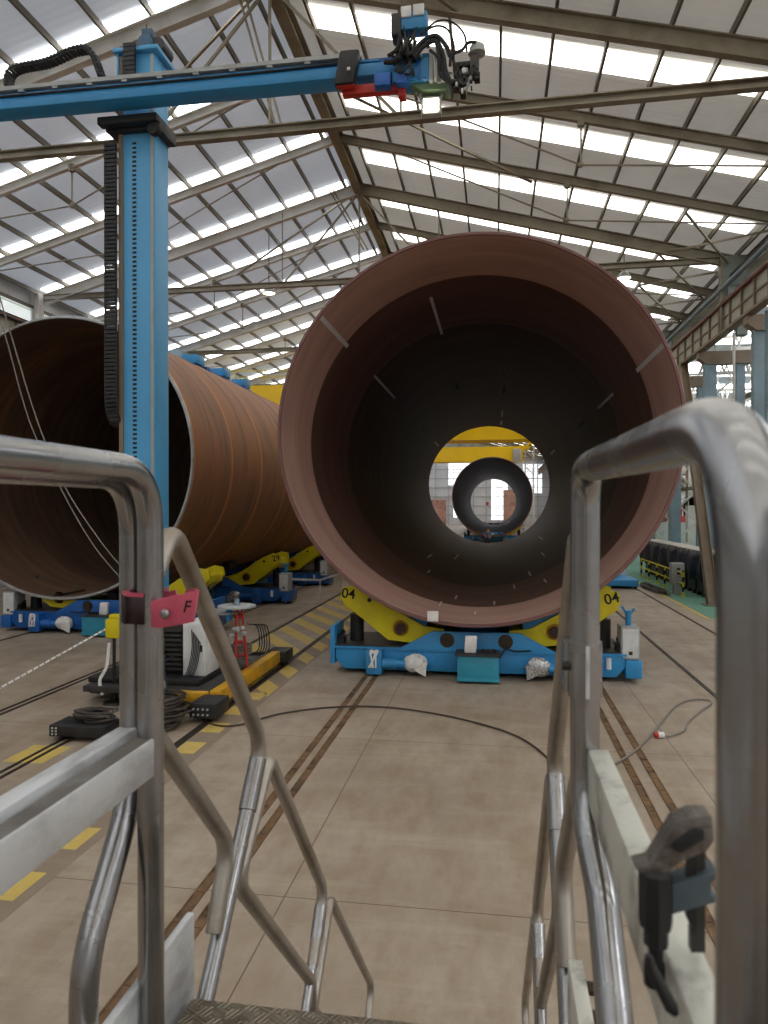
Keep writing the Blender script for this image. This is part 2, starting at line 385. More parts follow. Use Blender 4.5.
struct('ridge_beam', MB().ibeam((RX, YN, RZ-.42), (RX, YF, RZ-.42), .34, .5), STRUCTD)
for i, y in enumerate(FR):
    heavy = (i % 3 == 0); h = .46 if heavy else .3; w = .22 if heavy else .16
    for side in (0, 1):
        x1 = XE if side else XL
        struct('roof_rafter', MB().ibeam((RX, y+sk(RX), RZ-.2-h/2), (x1, y+sk(x1), zr(x1)-.2-h/2), w, h, .035), STRUCTD if side else STRUCT)
    zt = 13.18
    if heavy:
        t = MB().ibeam((XL+.3, y, zt), (XE-.2, y, zt), .22, .24, .03)
        for x in (RX-3.4, RX+3.4): t.tube([(x, y, zt), (x, y, zr(x)-.3)], .03, 6)
        t.tube([(RX, y, zt), (RX, y, RZ-.5)], .045, 6)
        t.beam((RX-3.4, y, zt), (RX-.1, y, RZ-.7), .07, .07); t.beam((RX+3.4, y, zt), (RX+.1, y, RZ-.7), .07, .07)
        t.xform(lambda p: V(p.x, p.y+sk(p.x), p.z)); struct('tie_beam', t, STRUCTD)
    else:
        t = MB()
        for sgn in (-1, 1):
            xe = XE-.3 if sgn > 0 else XL+.3; xm = RX+sgn*8.2; 
            t.tube([(xe, y, zr(xe)-.5), (xm, y, zr(xm)-1.75), (RX+sgn*2.3, y, zr(RX+2.3)-.5)], .028, 6)
            t.tube([(xm, y, zr(xm)-.45), (xm, y, zr(xm)-1.75)], .028, 6); t.ball((xm, y, zr(xm)-1.75), .09, 8)
            t.cyl((xm, y, zr(xm)-.62), (xm, y, zr(xm)-.4), .1, .14, 8)
        t.xform(lambda p: V(p.x, p.y+sk(p.x), p.z)); struct('tie_rod', t, STRUCTD)
# diagonal wind bracing under the roof
for k, (i0, xa, xb) in enumerate([(11, RX+.3, RX+5), (13, RX+.3, RX+7), (12, RX-.3, RX-7), (15, RX-.3, RX-7), (14, XE-.4, XE-3.2), (15, XE-.4, XE-3.2), (16, XE-.4, XE-3.2), (17, XE-.4, XE-3.2), (18, XE-.4, XE-3.2)]):
    y0, y1 = FR[i0], FR[i0+1]; t = MB()
    t.beam((xa, y0, zr(xa)-.55), (xb, y1, zr(xb)-.55), .07, .07)
    if k > 3: t.beam((xa, y1, zr(xa)-.58), (xb, y0, zr(xb)-.58), .07, .07)
    struct('roof_brace', t, STRUCTD)
for pa, pb, yy in (((238, -8), (276, 128), 17.9), ((312, 160), (364, 250), 30.2)):
    a_, b_ = py(*pa, yy), py(*pb, yy); t = MB(); t.tube([a_, b_], .035, 6); t.tube([a_+V(.16, 0, 0), b_+V(.16, 0, 0)], .035, 6); struct('sag_rod', t, STRUCTD)
struct('wall_front', MB().box((XL, YN-.2, 6.5), (XR, YN, RZ)), CLAD)
struct('door_1', MB().box((-12, YN-.2, 0), (-1, YN-.02, 6.5)), CLAD)
struct('wall_front_pier', MB().box((XL, YN-.2, 0), (-12, YN, 6.5)), CLAD); struct('wall_front_pier', MB().box((2, YN-.2, 0), (XR, YN, 6.5)), CLAD)
# gable wall far away: grid of cladding and bright bands
struct('wall_back', MB().box((XL, YF, 0), (XR, YF+.2, RZ)), CLAD)
wn = 100
for (x0, x1, z0, z1) in [(-9.6, -4.2, 8.2, 13.5), (-.8, 2.6, 1.0, 10.6), (5.6, 9.5, 6.5, 12.5), (-20, -14, 7.5, 12.5), (-8.6, -5.4, 1.5, 7)]:
    wn += 1; f = MB().box((x0, YF-.06, z0), (x1, YF-.01, z1)); o = struct('window_%d' % wn, f, GLASSW)
    g = MB(); nx = int((x1-x0)/1.2)+1
    for q in range(nx+1): xx = x0+(x1-x0)*q/nx; g.box((xx-.04, YF-.12, z0), (xx+.04, YF-.061, z1))
    for q in range(5): zz = z0+(z1-z0)*q/4; g.box((x0, YF-.12, zz-.04), (x1, YF-.061, zz+.04))
    g.build('window_frame', GREYP, o)
for q, z in enumerate((2.0, 3.9, 5.8, 7.7, 9.6, 11.5, 13.4)):
    struct('trim_%d' % (q+1), MB().box((XL, YF-.22, z-.06), (XR, YF-.13, z+.06)), GREYP)
for q in range(12):
    x = XL+1+q*2.6; struct('trim_%d' % (q+10), MB().box((x-.06, YF-.3, 0), (x+.06, YF-.23, zr(min(x, XE))-.3)), GREYP)
# left long wall with framing
struct('wall_left', MB().box((XL-.2, YN, 0), (XL, YF, zr(XL)+.1)), CLADY)
for q in range(44):
    y = FR[q]; struct('wall_column', MB().ibeam((XL+.25, y, 0), (XL+.25, y, zr(XL)-.1), .4, .4, .04, (1, 0, 0)), STRUCT)
for q, z in enumerate((10.4, 11.6, 12.7)):
    struct('trim_%d' % (q+30), MB().box((XL+.01, YN, z-.06), (XL+.1, YF, z+.06)), PURL)
wbx = [MB().box((XL+.3, 40.5, 10.6), (XL+2.6, 42.5, 12.9))]
struct('wall_duct', wbx[0], COLB, bevel=.03)
for q in range(14):
    struct('window_%d' % (200+q), MB().box((XL+.02, FR[16]+8.2*(q-6)+.3, 10.5), (XL+.05, FR[16]+8.2*(q-6)+7.9, 12.6)), WALLW)
# side bay on the right: wall, low roof with skylights widened to brighten it
struct('wall_right', MB().box((XR, YN, 0), (XR+.2, YF, 13.2)), CLADY)
mb = MB().box((XE+.6, YN, 12.9), (XR, YF, 13.05)); o = struct('ceiling_bay', mb, ROOFM)
for q in range(16):
    y = -32+q*9; struct('window_%d' % (60+q), MB().box((XE+2, y, 12.83), (XR-1, y+3.6, 12.88)), SKYM)
struct('eave_beam', MB().ibeam((XE+.1, YN, 13.0), (XE+.1, YF, 13.0), .35, .6, .05), STRUCTD)
struct('eave_rail', MB().beam((XE-.6, YN, 12.45), (XE-.6, YF, 12.45), .2, .22), DARKG)
struct('eave_pipe', MB().tube([(XE-1.0, YN, 12.0), (XE-1.0, YF, 12.0)], .1, 10), COLB)
# crane runway with stiffened web, both sides
for xr_, nm in ((8.8, 'runway_girder'), (XL+1.1, 'runway_girder')):
    s = 1 if xr_ < 0 else -1
    g = MB().box((xr_-.03, YN, 10.35), (xr_+.03, YF, 11.35)); o = struct(nm, g, WEBG)
    MB().box((xr_-.17, YN, 11.35), (xr_+.17, YF, 11.45)).build('top_flange', RUSTF, o)
    MB().box((xr_-.17, YN, 10.25), (xr_+.17, YF, 10.35)).build('bottom_flange', BROWNB, o)
    MB().box((xr_-.05, YN, 11.45), (xr_+.05, YF, 11.56)).build('crane_rail', RAILK, o)
    st = MB()
    y = YN+.5
    while y < YF: st.box((xr_-.11, y-.05, 10.35), (xr_-.031, y+.05, 11.35)); st.box((xr_+.031, y-.02, 10.35), (xr_+.11, y+.02, 11.35)); y += 1.3
    st.box((xr_-.08, YN, 10.82), (xr_-.031, YF, 10.88)); st.build('stiffener', BROWNB, o, kind='stuff')
    w = MB()
    for sx in (1,):
        x = xr_+ (1.05 if xr_ > 0 else -.8)
        w.box((min(xr_+.3, x), YN, 11.3), (max(xr_+.3, x), YF, 11.34))
    w.build('walkway', DARKG, o)
    rl = MB(); y = YN+.5
    xx = xr_+(1.0 if xr_ > 0 else -.75)
    while y < YF: rl.tube([(xx, y, 11.34), (xx, y, 12.4)], .025, 6); y += 2.1
    for z in (11.85, 12.4): rl.tube([(xx, YN, z), (xx, YF, z)], .025, 6)
    rl.build('handrail', WHITE, o)
# row of runway columns on the right
for i in range(12):
    y = 9.2+6.0*i; x = 9.2
    c = MB().box((x-.25, y-.3, 0), (x+.25, y+.0, 9.75)); c.box((x+1.05, y-.3, 0), (x+1.4, y+.0, 9.75))
    o = struct('bay_column', c, COLB)
    l = MB(); z = .4; sg = 1
    while z < 8.8:
        l.beam((x+.2, y-.15, z), (x+1.1, y-.15, z+.8), .09, .09) if sg > 0 else l.beam((x+1.1, y-.15, z), (x+.2, y-.15, z+.8), .09, .09); sg = -sg; z += .8
    l.build('lacing', STRUCT, o)
    MB().prism([(x-.5, 9.95), (x-.5, 10.25), (x+1.7, 10.25), (x+1.7, 9.7), (x-.2, 9.7)], y-.4, y+.05).build('corbel', BROWNB, o)
    if i % 2: continue
    yy = y-3.2
    u = MB().box((x+.1, yy-.2, 10.25), (x+.5, yy+.2, 13.2)); u.box((x-.45, yy-.3, 12.2), (x+.42, yy+.3, 13.3)); u.box((x-.25, yy-.25, 11.5), (x+.4, yy+.25, 12.2)); u.box((x-.48, yy-.33, 12.15), (x+.45, yy+.33, 12.24)); u.build('column_head', M('head_grey_green', (142, 152, 146), .5, 0, .1, 1.5, (100, 90, 70), .5) if i == 0 else bpy.data.materials['head_grey_green'], o)
    MB().box((x-.55, yy-.36, 10.4), (x-.46, yy-.24, 13.4)).build('edge_plate', STRUCTD, o)
# raking prop under the runway, its foot on the green floor
a = V(7.72, 27.3, 0); b = V(8.72, 35.6, 10.25)
t = MB().ibeam(a, b, .34, .36, .03, (1, 0, 0)); t.box((a.x-.3, a.y-.3, 0), (a.x+.3, a.y+.3, .04)); struct('raking_column', t, BROWNB)

# ------------------------------------------------------------------ floor marks and rails
struct('floor_paint', MB().box((6.75, 24.2, 0), (XR-1, 70, .004)), FGRN)
struct('floor_line', MB().box((6.6, 24.0, 0), (6.74, 70, .005)), FYEL)
mb = MB()
y = 13.6
while y < 60:
    xa, xb = -6.16, -4.72; mb.add([(xa, y+2.2, .003), (xb, y, .003), (xb, y+.72, .003), (xa, y+2.92, .003)], [(0, 1, 2, 3)])
    mb.add([(-4.56, y-.2, .003), (-4.17, y-.75, .003), (-4.17, y-.03, .003), (-4.56, y+.52, .003)], [(0, 1, 2, 3)])
    y += 1.42
y = 2.9
while y < 13.3:
    if not 8.6 < y < 9.3: mb.add([(-4.56, y, .003), (-4.24, y, .003), (-4.24, y+.5, .003), (-4.56, y+.5, .003)], [(0, 1, 2, 3)])
    y += .97
for yy in (4.2, 6.6, 9.0): mb.add([(-6.72, yy, .003), (-6.12, yy, .003), (-6.12, yy+.7, .003), (-6.72, yy+.7, .003)], [(0, 1, 2, 3)])
struct('hazard_stripes', mb, FYEL)
struct('track_bed', MB().box((-4.72, YN, 0), (-4.12, YF, .002)), FDRK)
def railpair(xs, y0, y1, label, mat=RAILM, w=.1):
    m = MB()
    for x in xs:
        m.box((x-w/2, y0, 0), (x+w/2, y1, .006)); 
        m.box((x-w*.5, y0, .006), (x-w*.32, y1, .012)); m.box((x+w*.32, y0, .006), (x+w*.5, y1, .012))
        yy = y0
        while yy < min(y1, 26):
            m.box((x-w*.3, yy, .006), (x+w*.3, yy+.09, .011)); yy += random.uniform(.25, .5)
    tag(m.build('floor_rail', mat), label, 'rail')
railpair((-2.65, -2.45), YN, 100, 'rusty double floor rail running under the left side of the large brown pipe cradle')
railpair((1.79, 2.05), YN, 100, 'rusty double floor rail beside the bar clamp, right side of the 04 cradle')
railpair((4.05,), YN, 100, 'single dark floor rail just right of the brown pipe cradle', RAILK, .08)
railpair((6.05,), YN, 100, 'single dark floor rail nearest the green painted floor', RAILK, .08)
railpair((-4.64,), YN, 60, 'single floor rail along the edge of the yellow stripes under the manipulator carriage', RAILK, .12)
railpair((-6.46, -6.33), YN, 11.2, 'dark double floor rail running up to the black wheel box left of the blue column', RAILK, .05)
railpair((-6.22,), 14.9, 60, 'dark floor rail along the far left edge of the yellow stripes', RAILK, .1)
railpair((-8.42, -8.27), YN, 60, 'dark double floor rail crossing the open floor beneath the white dashed rope', RAILK, .06)
railpair((-12.9,), 10, 60, 'single floor rail at the far left under the rusty pipe cradle', RAILK, .1)

# ------------------------------------------------------------------ pipes
OVAL = 1.025
def pipe(name, cx, cz, y0, y1, R, t, mats, label, seams, first=None, oval=1.0):
    def ov(mb): return mb.xform(lambda p: V(cx+(p.x-cx)*oval, p.y, p.z))
    root = thing(name, (cx, y0, cz-R), label, 'pipe')
    Ri = R-t; seg = 128
    m = MB()
    prof = [(R, y0+.05)]; 
    for s in seams:
        if y0+.2 < s < y1-.2: prof += [(R, s-.03), (R+.012, s-.015), (R+.012, s+.015), (R, s+.03)]
    prof += [(R, y1-.05)]
    m.lathe(prof, (cx, 0, cz), 'Y', seg)
    o = ov(m).build('outer_shell', mats[0], root)
    yf = first or y0
    if first:  # inner tones step darker inward, standing in for light falloff
        ov(MB().lathe([(Ri, y0+.03), (Ri, first-.06), (Ri-.004, first)], (cx, 0, cz), 'Y', seg)).build('first_course', INNF, root, label='pinkish brown first course, lightened for the light at the mouth')
        ov(MB().lathe([(Ri-.004, first), (Ri-.004, first+4.4)], (cx, 0, cz), 'Y', seg)).build('falloff_band', INN2, root, label='mid brown band with light falloff painted in'); first += 4.4; yf = first
    m = MB(); prof = [(Ri, y0+.03 if not first else first)]
    for s in seams:
        if yf+.2 < s < y1-.2: prof += [(Ri, s)]
    prof += [(Ri, y1-.03)]
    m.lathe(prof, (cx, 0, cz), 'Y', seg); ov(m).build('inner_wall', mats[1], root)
    for a, b, q in ((y0, y0+.05, .03), (y1, y1-.05, -.03)):
        m = MB(); m.lathe([(R, b), (R-.02, a), (Ri+.015, a), (Ri, a+q)], (cx, 0, cz), 'Y', seg); ov(m).build('bevelled_rim', mats[2], root)
    return root
PCX, PCZ = -.43, 5.06
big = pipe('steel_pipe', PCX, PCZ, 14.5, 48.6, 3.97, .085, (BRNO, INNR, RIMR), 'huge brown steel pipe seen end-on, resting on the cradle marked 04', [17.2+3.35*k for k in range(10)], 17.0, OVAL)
def mark(th, ya, yb, w, R=3.885, cx=PCX, cz=PCZ, par=big):
    a = math.radians(th); m = MB(); vs = []
    n = max(2, int((yb-ya)/.3)+2)
    for k in range(n+1):
        yy = ya+(yb-ya)*k/n
        for s in (-1, 1):
            aa = a+s*w/2/R; vs.append((cx+OVAL*(R-.006)*math.cos(aa), yy, cz+(R-.006)*math.sin(aa)))
    m.add(vs, [(2*k, 2*k+1, 2*k+3, 2*k+2) for k in range(n)]); m.build('chalk_mark', CHALK, par, label='white painted dash inside the pipe')
for th, list_ in ((142, [(14.56, 17.3), (21.2, 25.8), (36, 39), (43, 46)]), (107, [(18.0, 21.9), (30, 32)]),
                  (78, [(28, 34), (40, 43), (45, 47)]), (24, [(14.56, 17.2), (20.5, 23.5), (27, 29), (33, 35.5), (40, 43)])):
    for a, b in list_: mark(th, a, b, .1 if a < 16 else .08)
for th, a, b in ((258, 16.4, 17.2), (262, 18.1, 18.9), (270, 15.8, 16.3), (276, 17.3, 18.0), (284, 20, 21), (292, 22, 23.5), (296, 19, 20), (246, 22, 23), (240, 26, 28), (252, 30, 33), (303, 26, 28), (310, 33, 36)):
    mark(th, a, b, .035)
m = MB()
pt = py(433, 616, 14.5); m.box((pt.x-.11, 14.45, pt.z-.1), (pt.x+.11, 14.498, pt.z+.1)); m.build('paper_tag', TAPE, big)
rusty = pipe('steel_pipe', -12.05, 4.9, 18.5, 52, 3.98, .09, (RUSTO, INNL, RIML), 'huge rust-orange steel pipe with weld rings behind the blue column', [19.9+1.45*k for k in range(22)])
third = pipe('steel_pipe', -.3, 4.62, 73, 128, 4.02, .09, (BRNO, INNR, RIMR), 'distant brown pipe ring seen through the bore of the nearest brown pipe', [76+3.3*k for k in range(15)])
def standing_can(x, y, r, h, label):
    o = thing('steel_shell', (x, y, 0), label, 'steel shell'); m = MB().lathe([(r, 0), (r, h), (r-.1, h), (r-.1, 0)], (x, y, 0), 'Z', 48, closed=True); m.build('rolled_plate', RUSTB, o)
    m = MB()
    m.box((x-.1, y-r-.05, h-.5), (x+.1, y-r+.01, h-.2))
    m.build('lifting_lug', PINM, o)
standing_can(-10.9, 139, 1.6, 5.1, 'pinkish brown rolled shell far off at the left of the distant ring')
standing_can(3.5, 142, 1.9, 7.0, 'pinkish brown rolled shell visible inside the distant ring at its right')

# ------------------------------------------------------------------ pipe cradles (bogies)
BY, BX = 14.95, -.38
def L_(u, v): p = py(u, v, BY); return (p.x-BX, p.z)
def z5(x, y): return L_(320+x/4.267, 570+y/4.267)
ARM_TOP = [z5(80, 122), z5(88, 80), z5(140, 70), z5(205, 98), z5(270, 140), z5(335, 185), z5(425, 238), z5(440, 246), z5(530, 260)]
ARM_BOT = [z5(80, 125), z5(180, 215), z5(285, 303), z5(400, 318), z5(515, 272), z5(530, 262)]
def interp(P, x):
    P = sorted(P)
    if x <= P[0][0]: return P[0][1]
    for a, b in zip(P, P[1:]):
        if a[0] <= x <= b[0]: return a[1]+(b[1]-a[1])*(x-a[0])/max(1e-6, b[0]-a[0])
    return P[-1][1]
def arm_poly(pcx, pcz, R, mir=1):
    x0 = min(p[0] for p in ARM_TOP)+.001; x1 = max(p[0] for p in ARM_TOP)-.01
    xs = sorted(set([x0+(x1-x0)*k/26 for k in range(27)]+[p[0] for p in ARM_TOP+ARM_BOT if x0 < p[0] < x1])); top, bot = [], []
    for x in xs:
        dx = mir*x-pcx; zc = 99 if abs(dx) >= R else pcz-math.sqrt(R*R-dx*dx)-.03
        b = interp(ARM_BOT, x); t = min(interp(ARM_TOP, x), zc)
        if t > b+.01: top.append((mir*x, t)); bot.append((mir*x, b))
    return bot+top[::-1]
def make_bogie(cx, y0, label, num, pc, R, blue=BLUE, flip=1):
    """pc = pipe axis relative to the cradle; front face looks towards -Y."""
    r = thing('pipe_cradle', (cx, y0, 0), label, 'cradle'); W = 3.08; D = 1.7
    X = lambda x: cx+x*flip
    def P(poly): return [(X(a), b) for a, b in poly]
    def under(x, h):      # keep clear of the pipe overhead
        dx = x*flip-pc[0]; return h if abs(dx) >= R else min(h, pc[1]-math.sqrt(R*R-dx*dx)-.07)
    # base frame: beam with cut ends, raised middle plate
    m = MB()
    m.prism(P([(-W+.12, .3), (-W+.3, .1), (W-.3, .1), (W-.12, .3), (W-.12, .56), (-W+.12, .56)]), y0, y0+.42); m.prism(P([(-W+.12, .3), (-W+.3, .1), (W-.3, .1), (W-.12, .3), (W-.12, .56), (-W+.12, .56)]), y0+D-.42, y0+D)
    m.box((X(-W+.15), y0+.42, .15), (X(W-.15), y0+D-.42, .5))
    m.prism(P([(-W, .2), (-W+.1, .2), (-W+.1, 1.0), (-W, 1.0)]), y0-.02, y0+.9)
    for yy in (y0-.03, y0+D-.03): m.prism(P([(-1.65, .5), (1.65, .5), (1.6, .56), (.9, .94), (-.9, .94), (-1.6, .56)]), yy, yy+.06)
    m.build('base_frame', blue, r, bevel=.012)
    for q in (-1, 1): MB().box((X(q*(W-.1)), y0+.02, .575), (X(q*1.5), y0+D-.05, .6)).build('deck_plate', DARKG, r)
    # flange strip and stiffener ribs
    m = MB().box((X(-W+.1), y0-.04, .535), (X(W-.1), y0+.1, .575))
    for x in (-2.1, -1.75, -.95, .95, 1.4, 1.9): m.cyl((X(x), y0-.012, .33), (X(x), y0+.01, .33), .1, seg=16)
    m.build('front_flange', blue, r)
    for x in (-1.55, 1.45):    # rail wheels hidden behind the drive boxes
        for yy in (y0+.15, y0+D-.15): MB().cyl((X(x*1.45), yy-.06, .13), (X(x*1.45), yy+.06, .13), .124, seg=24).build('wheel', PINM, r)
    for mir in (-1, 1):
        s = -mir
        poly = arm_poly(pc[0]*flip, pc[1], R, s)
        a = None
        m = MB()
        for ya, yb in ((y0+.16, y0+.26), (y0+1.2, y0+1.3)): m.prism(P(poly), ya, yb)
        inner = [(x, z) for x, z in poly]; cxm = sum(p[0] for p in inner)/len(inner); czm = sum(p[1] for p in inner)/len(inner)
        m.prism(P([(cxm+(x-cxm)*.97, czm+(z-czm)*.8-.05) for x, z in inner]), y0+.26, y0+1.2)
        a = m.build('arm', YELL, r)
        px_, pz_ = z5(340, 253); MB().cyl((X(s*px_), y0+.05, pz_), (X(s*px_), y0+1.35, pz_), .11, seg=20).build('pivot_pin', PINM, a)
        m = MB(); 
        for q in (0, 1): m.cyl((X(s*(px_+.0)), y0+.155, pz_), (X(s*px_), y0+.16, pz_), .17, seg=20)
        m.build('pin_collar', YELD, a)
        hx, hz = z5(205, 132); MB().cyl((X(s*hx), y0+.15, hz), (X(s*hx), y0+.165, hz), .045, seg=12).build('lifting_hole', INK, a)
        qx, qz = z5(543, 298); m = MB().cyl((X(s*qx), y0-.07, qz), (X(s*qx), y0+D, qz), .1, seg=20); m.cyl((X(s*qx), y0-.05, qz), (X(s*qx), y0-.035, qz), .15, seg=20); m.build('hinge_pin', PINM, r)
        if num:
            nx, nz = z5(115, 106); c = V(X(s*(nx-.0)), y0+.157, nz)
            text(num, .3, INK, 'number', a, Matrix.Translation(c) @ Matrix.Rotation(PI/2, 4, 'X') @ Matrix.Rotation(math.radians(-6 if s*flip > 0 else 14), 4, 'Z'))
        # hydraulic cylinder under the arm tip
        x = s*(-2.62); ht = min(under(x-.15, 1.36), under(x+.15, 1.36)); hb_ = min(1.18, ht-.08); m = MB().cyl((X(x), y0+.62, .58), (X(x), y0+.62, hb_), .15, seg=20); m.cyl((X(x), y0+.62, hb_), (X(x), y0+.62, ht), .07, seg=14)
        m.build('hydraulic_cylinder', RUBBER, r)
        m = MB().cb((X(s*-2.95), y0+.3, .66), (.26, .3, .12)); m.cb((X(s*-2.95), y0+.3, .74), (.34, .2, .04)); m.cyl((X(s*-2.9), y0+.2, .66), (X(s*-2.9), y0+.5, .8), .05); m.build('valve_block', BLACK, r)
        # roller cradle between arm and pipe
        for ang in (19, 31):
            th = math.radians(270-mir*ang); rr = .16
            c = (pc[0]*flip+math.cos(th)*(R+rr+.005), pc[1]+math.sin(th)*(R+rr+.005))
            if abs(c[0]) < 2.6 and c[1] < 2.2: MB().cyl((X(c[0]), y0+.32, c[1]), (X(c[0]), y0+1.15, c[1]), rr, seg=28).build('roller', RUBBER, r)
        tp, bt = [], []
        for k in range(9):
            th = math.radians(270-mir*(14+24*k/8)); 
            tp.append((pc[0]*flip+math.cos(th)*(R+.04), pc[1]+math.sin(th)*(R+.04))); bt.append((pc[0]*flip+math.cos(th)*(R+.26), pc[1]+math.sin(th)*(R+.26)))
        if abs(pc[0]) < .5:
            m = MB(); 
            for ya in (y0+.27, y0+1.1): m.prism(P(tp+bt[::-1]), ya, ya+.08)
            m.build('roller_cradle', blue, r)
        # drive: gearbox, motor, wrapped end
        g = s*-2.1
        m = MB().cb((X(g), y0-.12, .3), (.32, .3, .5)); m.cyl((X(g), y0-.3, .3), (X(g), y0-.27, .3), .11); gb = m.build('gearbox', blue, r, bevel=.015)
        m = MB().cyl((X(g+s*.17), y0-.14, .27), (X(g+s*.45), y0-.14, .27), .105, seg=20); m.cyl((X(g+s*.45), y0-.14, .27), (X(g+s*.65), y0-.14, .27), .085, seg=20)
        m.build('motor', blue, gb)
        m = MB().ball((X(g+s*.85), y0-.14, .29), .2, 16, (1.25, .7, .95), .1); m.prism([(X(g+s*.7), .3), (X(g+s*1.1), .34), (X(g+s*1.08), .04), (X(g+s*.95), .1)], y0-.26, y0-.22); m.build('plastic_wrap', CLOTH if s*flip > 0 else FOIL, gb)
        if s*flip > 0:
            m = MB(); p0 = V(X(g), y0-.29, .45)
            for q in range(4): m.tube(smooth([p0+V(random.uniform(-.1, .1), 0, random.uniform(0, .1)) for _ in range(4)]+[p0+V(-.1+q*.05, -.02, -.25)], 4), .018, 6)
            m.build('ribbon', TAPE, gb)
    # control box on the front
    m = MB().cb((X(.05), y0-.32, .3), (.82, .5, .52)); b = m.build('control_box', TURQ, r, bevel=.02)
    m = MB().cb((X(.05), y0-.33, .575), (.9, .56, .03)); m.build('box_lid', DARKG, b)
    m = MB().cb((X(.05), y0-.34, .09), (.84, .5, .06)); m.cb((X(-.32), y0-.58, .33), (.04, .02, .4)); m.build('box_skirt', TURQ, b)
    m = MB().box((X(-.22), y0-.45, .59), (X(.02), y0-.33, .93)); m.xform(lambda p: p+V(.015*math.sin(p.z*9), 0, 0)); m.build('paper_roll', TAPE, b, bevel=.03)
    m = MB()
    for q in range(3): m.cyl((X(.16+q*.1), y0-.34, .59), (X(.16+q*.1), y0-.34, .66), .04, seg=10)
    m.build('cable_gland', PINM, b)
    m = MB().tube(smooth([(X(.47), y0-.2, .45), (X(.6), y0-.1, .62), (X(.8), y0-.06, .58), (X(1.1), y0-.06, .6)]), .018, 8); m.build('control_cable', RUBBER, r)
    # end ledge and white cabinet
    m = MB().box((X(W-.12), y0-.05, .1), (X(W+.2), y0+1.0, .45)); m.build('end_ledge', blue, r, bevel=.02)
    ch = min(under(W-.2, 1.12), under(W+.16, 1.12)); cb = MB().box((X(W-.2), y0+.0, .46), (X(W+.16), y0+.5, ch)).build('cabinet', GREYP, r, bevel=.015)
    MB().box((X(W-.17), y0-.012, .5), (X(W+.13), y0-.001, ch-.04)).build('cabinet_door', WHITE, cb)
    MB().cyl((X(W-.02), y0-.02, .6), (X(W-.02), y0-.012, .6), .05, seg=4).build('warning_plate', DARKG, cb)
    if min(under(W-.3, 1.6), under(W+.2, 1.6)) > 1.55:
     m = MB().cyl((X(W-.02), y0+.25, 1.12), (X(W-.02), y0+.25, 1.42), .06); m.tube([(X(W-.02), y0+.25, 1.3), (X(W-.15), y0+.25, 1.5)], .025, 8); m.tube([(X(W), y0+.25, 1.32), (X(W+.1), y0+.25, 1.46)], .025, 8); m.build('valve_stack', BLUE, cb)
    MB().cyl((X(W-.45), y0-.06, .28), (X(W-.45), y0-.06, .5), .05).build('beacon', WHITE, r)
    return r
pc = (PCX-BX, PCZ)
b1 = make_bogie(BX, BY, 'bright blue and yellow cradle marked 04 under the near end of the brown pipe', '04', pc, 3.97)
b2 = copy_tree(b1); b2.location = (BX, 43.5, 0); b2['label'] = 'blue and yellow cradle hidden under the far end of the big brown pipe'
b3 = make_bogie(-.15, 76.0, 'x', '04', (-.15, 4.62), 4.02); b3c = copy_tree(b3); b3c.location = (-.15, 124, 0); b3c['label'] = 'farthest blue and yellow cradle, hidden under the far end of the distant pipe ring'; b3['label'] = 'small far blue and yellow cradle under the distant pipe ring behind the person'
lb = make_bogie(-10.62, 18.6, 'shade-darkened blue cradle with white end cabinet under the near end of the rusty pipe', None, (-12.05+10.62, 4.9), 3.98, BLUED, -1)  # darker blue paints in the shade beneath the rusty pipe
lb2 = make_bogie(-10.65, 25.3, 'shade-darkened blue cradle with yellow arm marked 29 under the middle of the rusty pipe', '29', (-12.05+10.65, 4.9), 3.98, BLUED, 1)
lb3 = copy_tree(lb2); lb3.location = (-10.65, 31.5, 0); lb3['label'] = 'shade-darkened blue cradle deep under the rusty pipe, third from its near end'
lb4 = copy_tree(lb2); lb4.location = (-10.65, 46, 0); lb4['label'] = 'shade-darkened blue cradle under the far end of the rusty pipe'
for o in (lb3, lb4):
    for c in kids(o):
        for g in kids(c):
            if g.name.startswith('number'): bpy.data.objects.remove(g)
for o in (b1, b2, b3, b3c, lb, lb2, lb3, lb4): o['group'] = 'pipe cradles'
for o in (big, rusty, third): o['group'] = 'large steel pipes'
#PART2
# ------------------------------------------------------------------ access platform in the foreground
XA, XA2, XB, ZD, YE_ = -.63, -.684, .155, 2.47, 1.43
plat = thing('access_platform', (-.23, .2, 0), 'tubular steel stair platform the viewer stands on, with chequer plate deck and handrails', 'platform')
R0 = .0238
m = MB().box((XA-.0, -1.0, ZD-.03), (XB-.0, YE_, ZD)); m.build('deck', CHEQ, plat, bevel=.004)
def rail(name, pts, r=R0, rad=.09, mat=STEEL, par=None, seg=20, lab=None):
    m = MB(); m.tube(fillet(pts, rad, 18), r, seg); o = m.build(name, mat, par or plat)
    if lab: o['label'] = lab
    return o
rail('guardrail', [(XA, -.9, ZD), (XA, -.9, 3.57), (XA, 1.25, 3.57), (XA, 1.25, 2.1)], rad=.115)
b2a = px(100, 905, XA2); b2b = px(84, 962, XA2); b2c = px(83, 1090, XA2)
rail('guardrail', [(XA2, -.95, ZD), (XA2, -.95, 3.558), (XA2, 1.285, 3.558), (XA2, 1.285, 2.96), b2b, b2c], rad=[0, .1, .115, .28, .22, 0])
c1 = px(603, 900, XB); c2 = px(613, 1000, XB); c3 = px(624, 1120, XB)
rail('guardrail', [(XB, .455, ZD), (XB, .455, 3.556), (XB-.008, 1.225, 3.566), (XB-.008, 1.225, 3.0), c1, c2, c3], rad=[0, .12, .065, .15, .1, .1, 0], seg=40)
rail('guardrail', [(XB+.02, .40, ZD), (XB+.02, .40, 3.55), (XB+.02, -.8, 3.55), (XB+.02, -.8, ZD)], rad=.1, seg=20)
tbm = MB().box((XA-.022, -.9, 3.01), (XA+.016, 1.235, 3.08)).build('toe_beam', ALU, plat, bevel=.004)
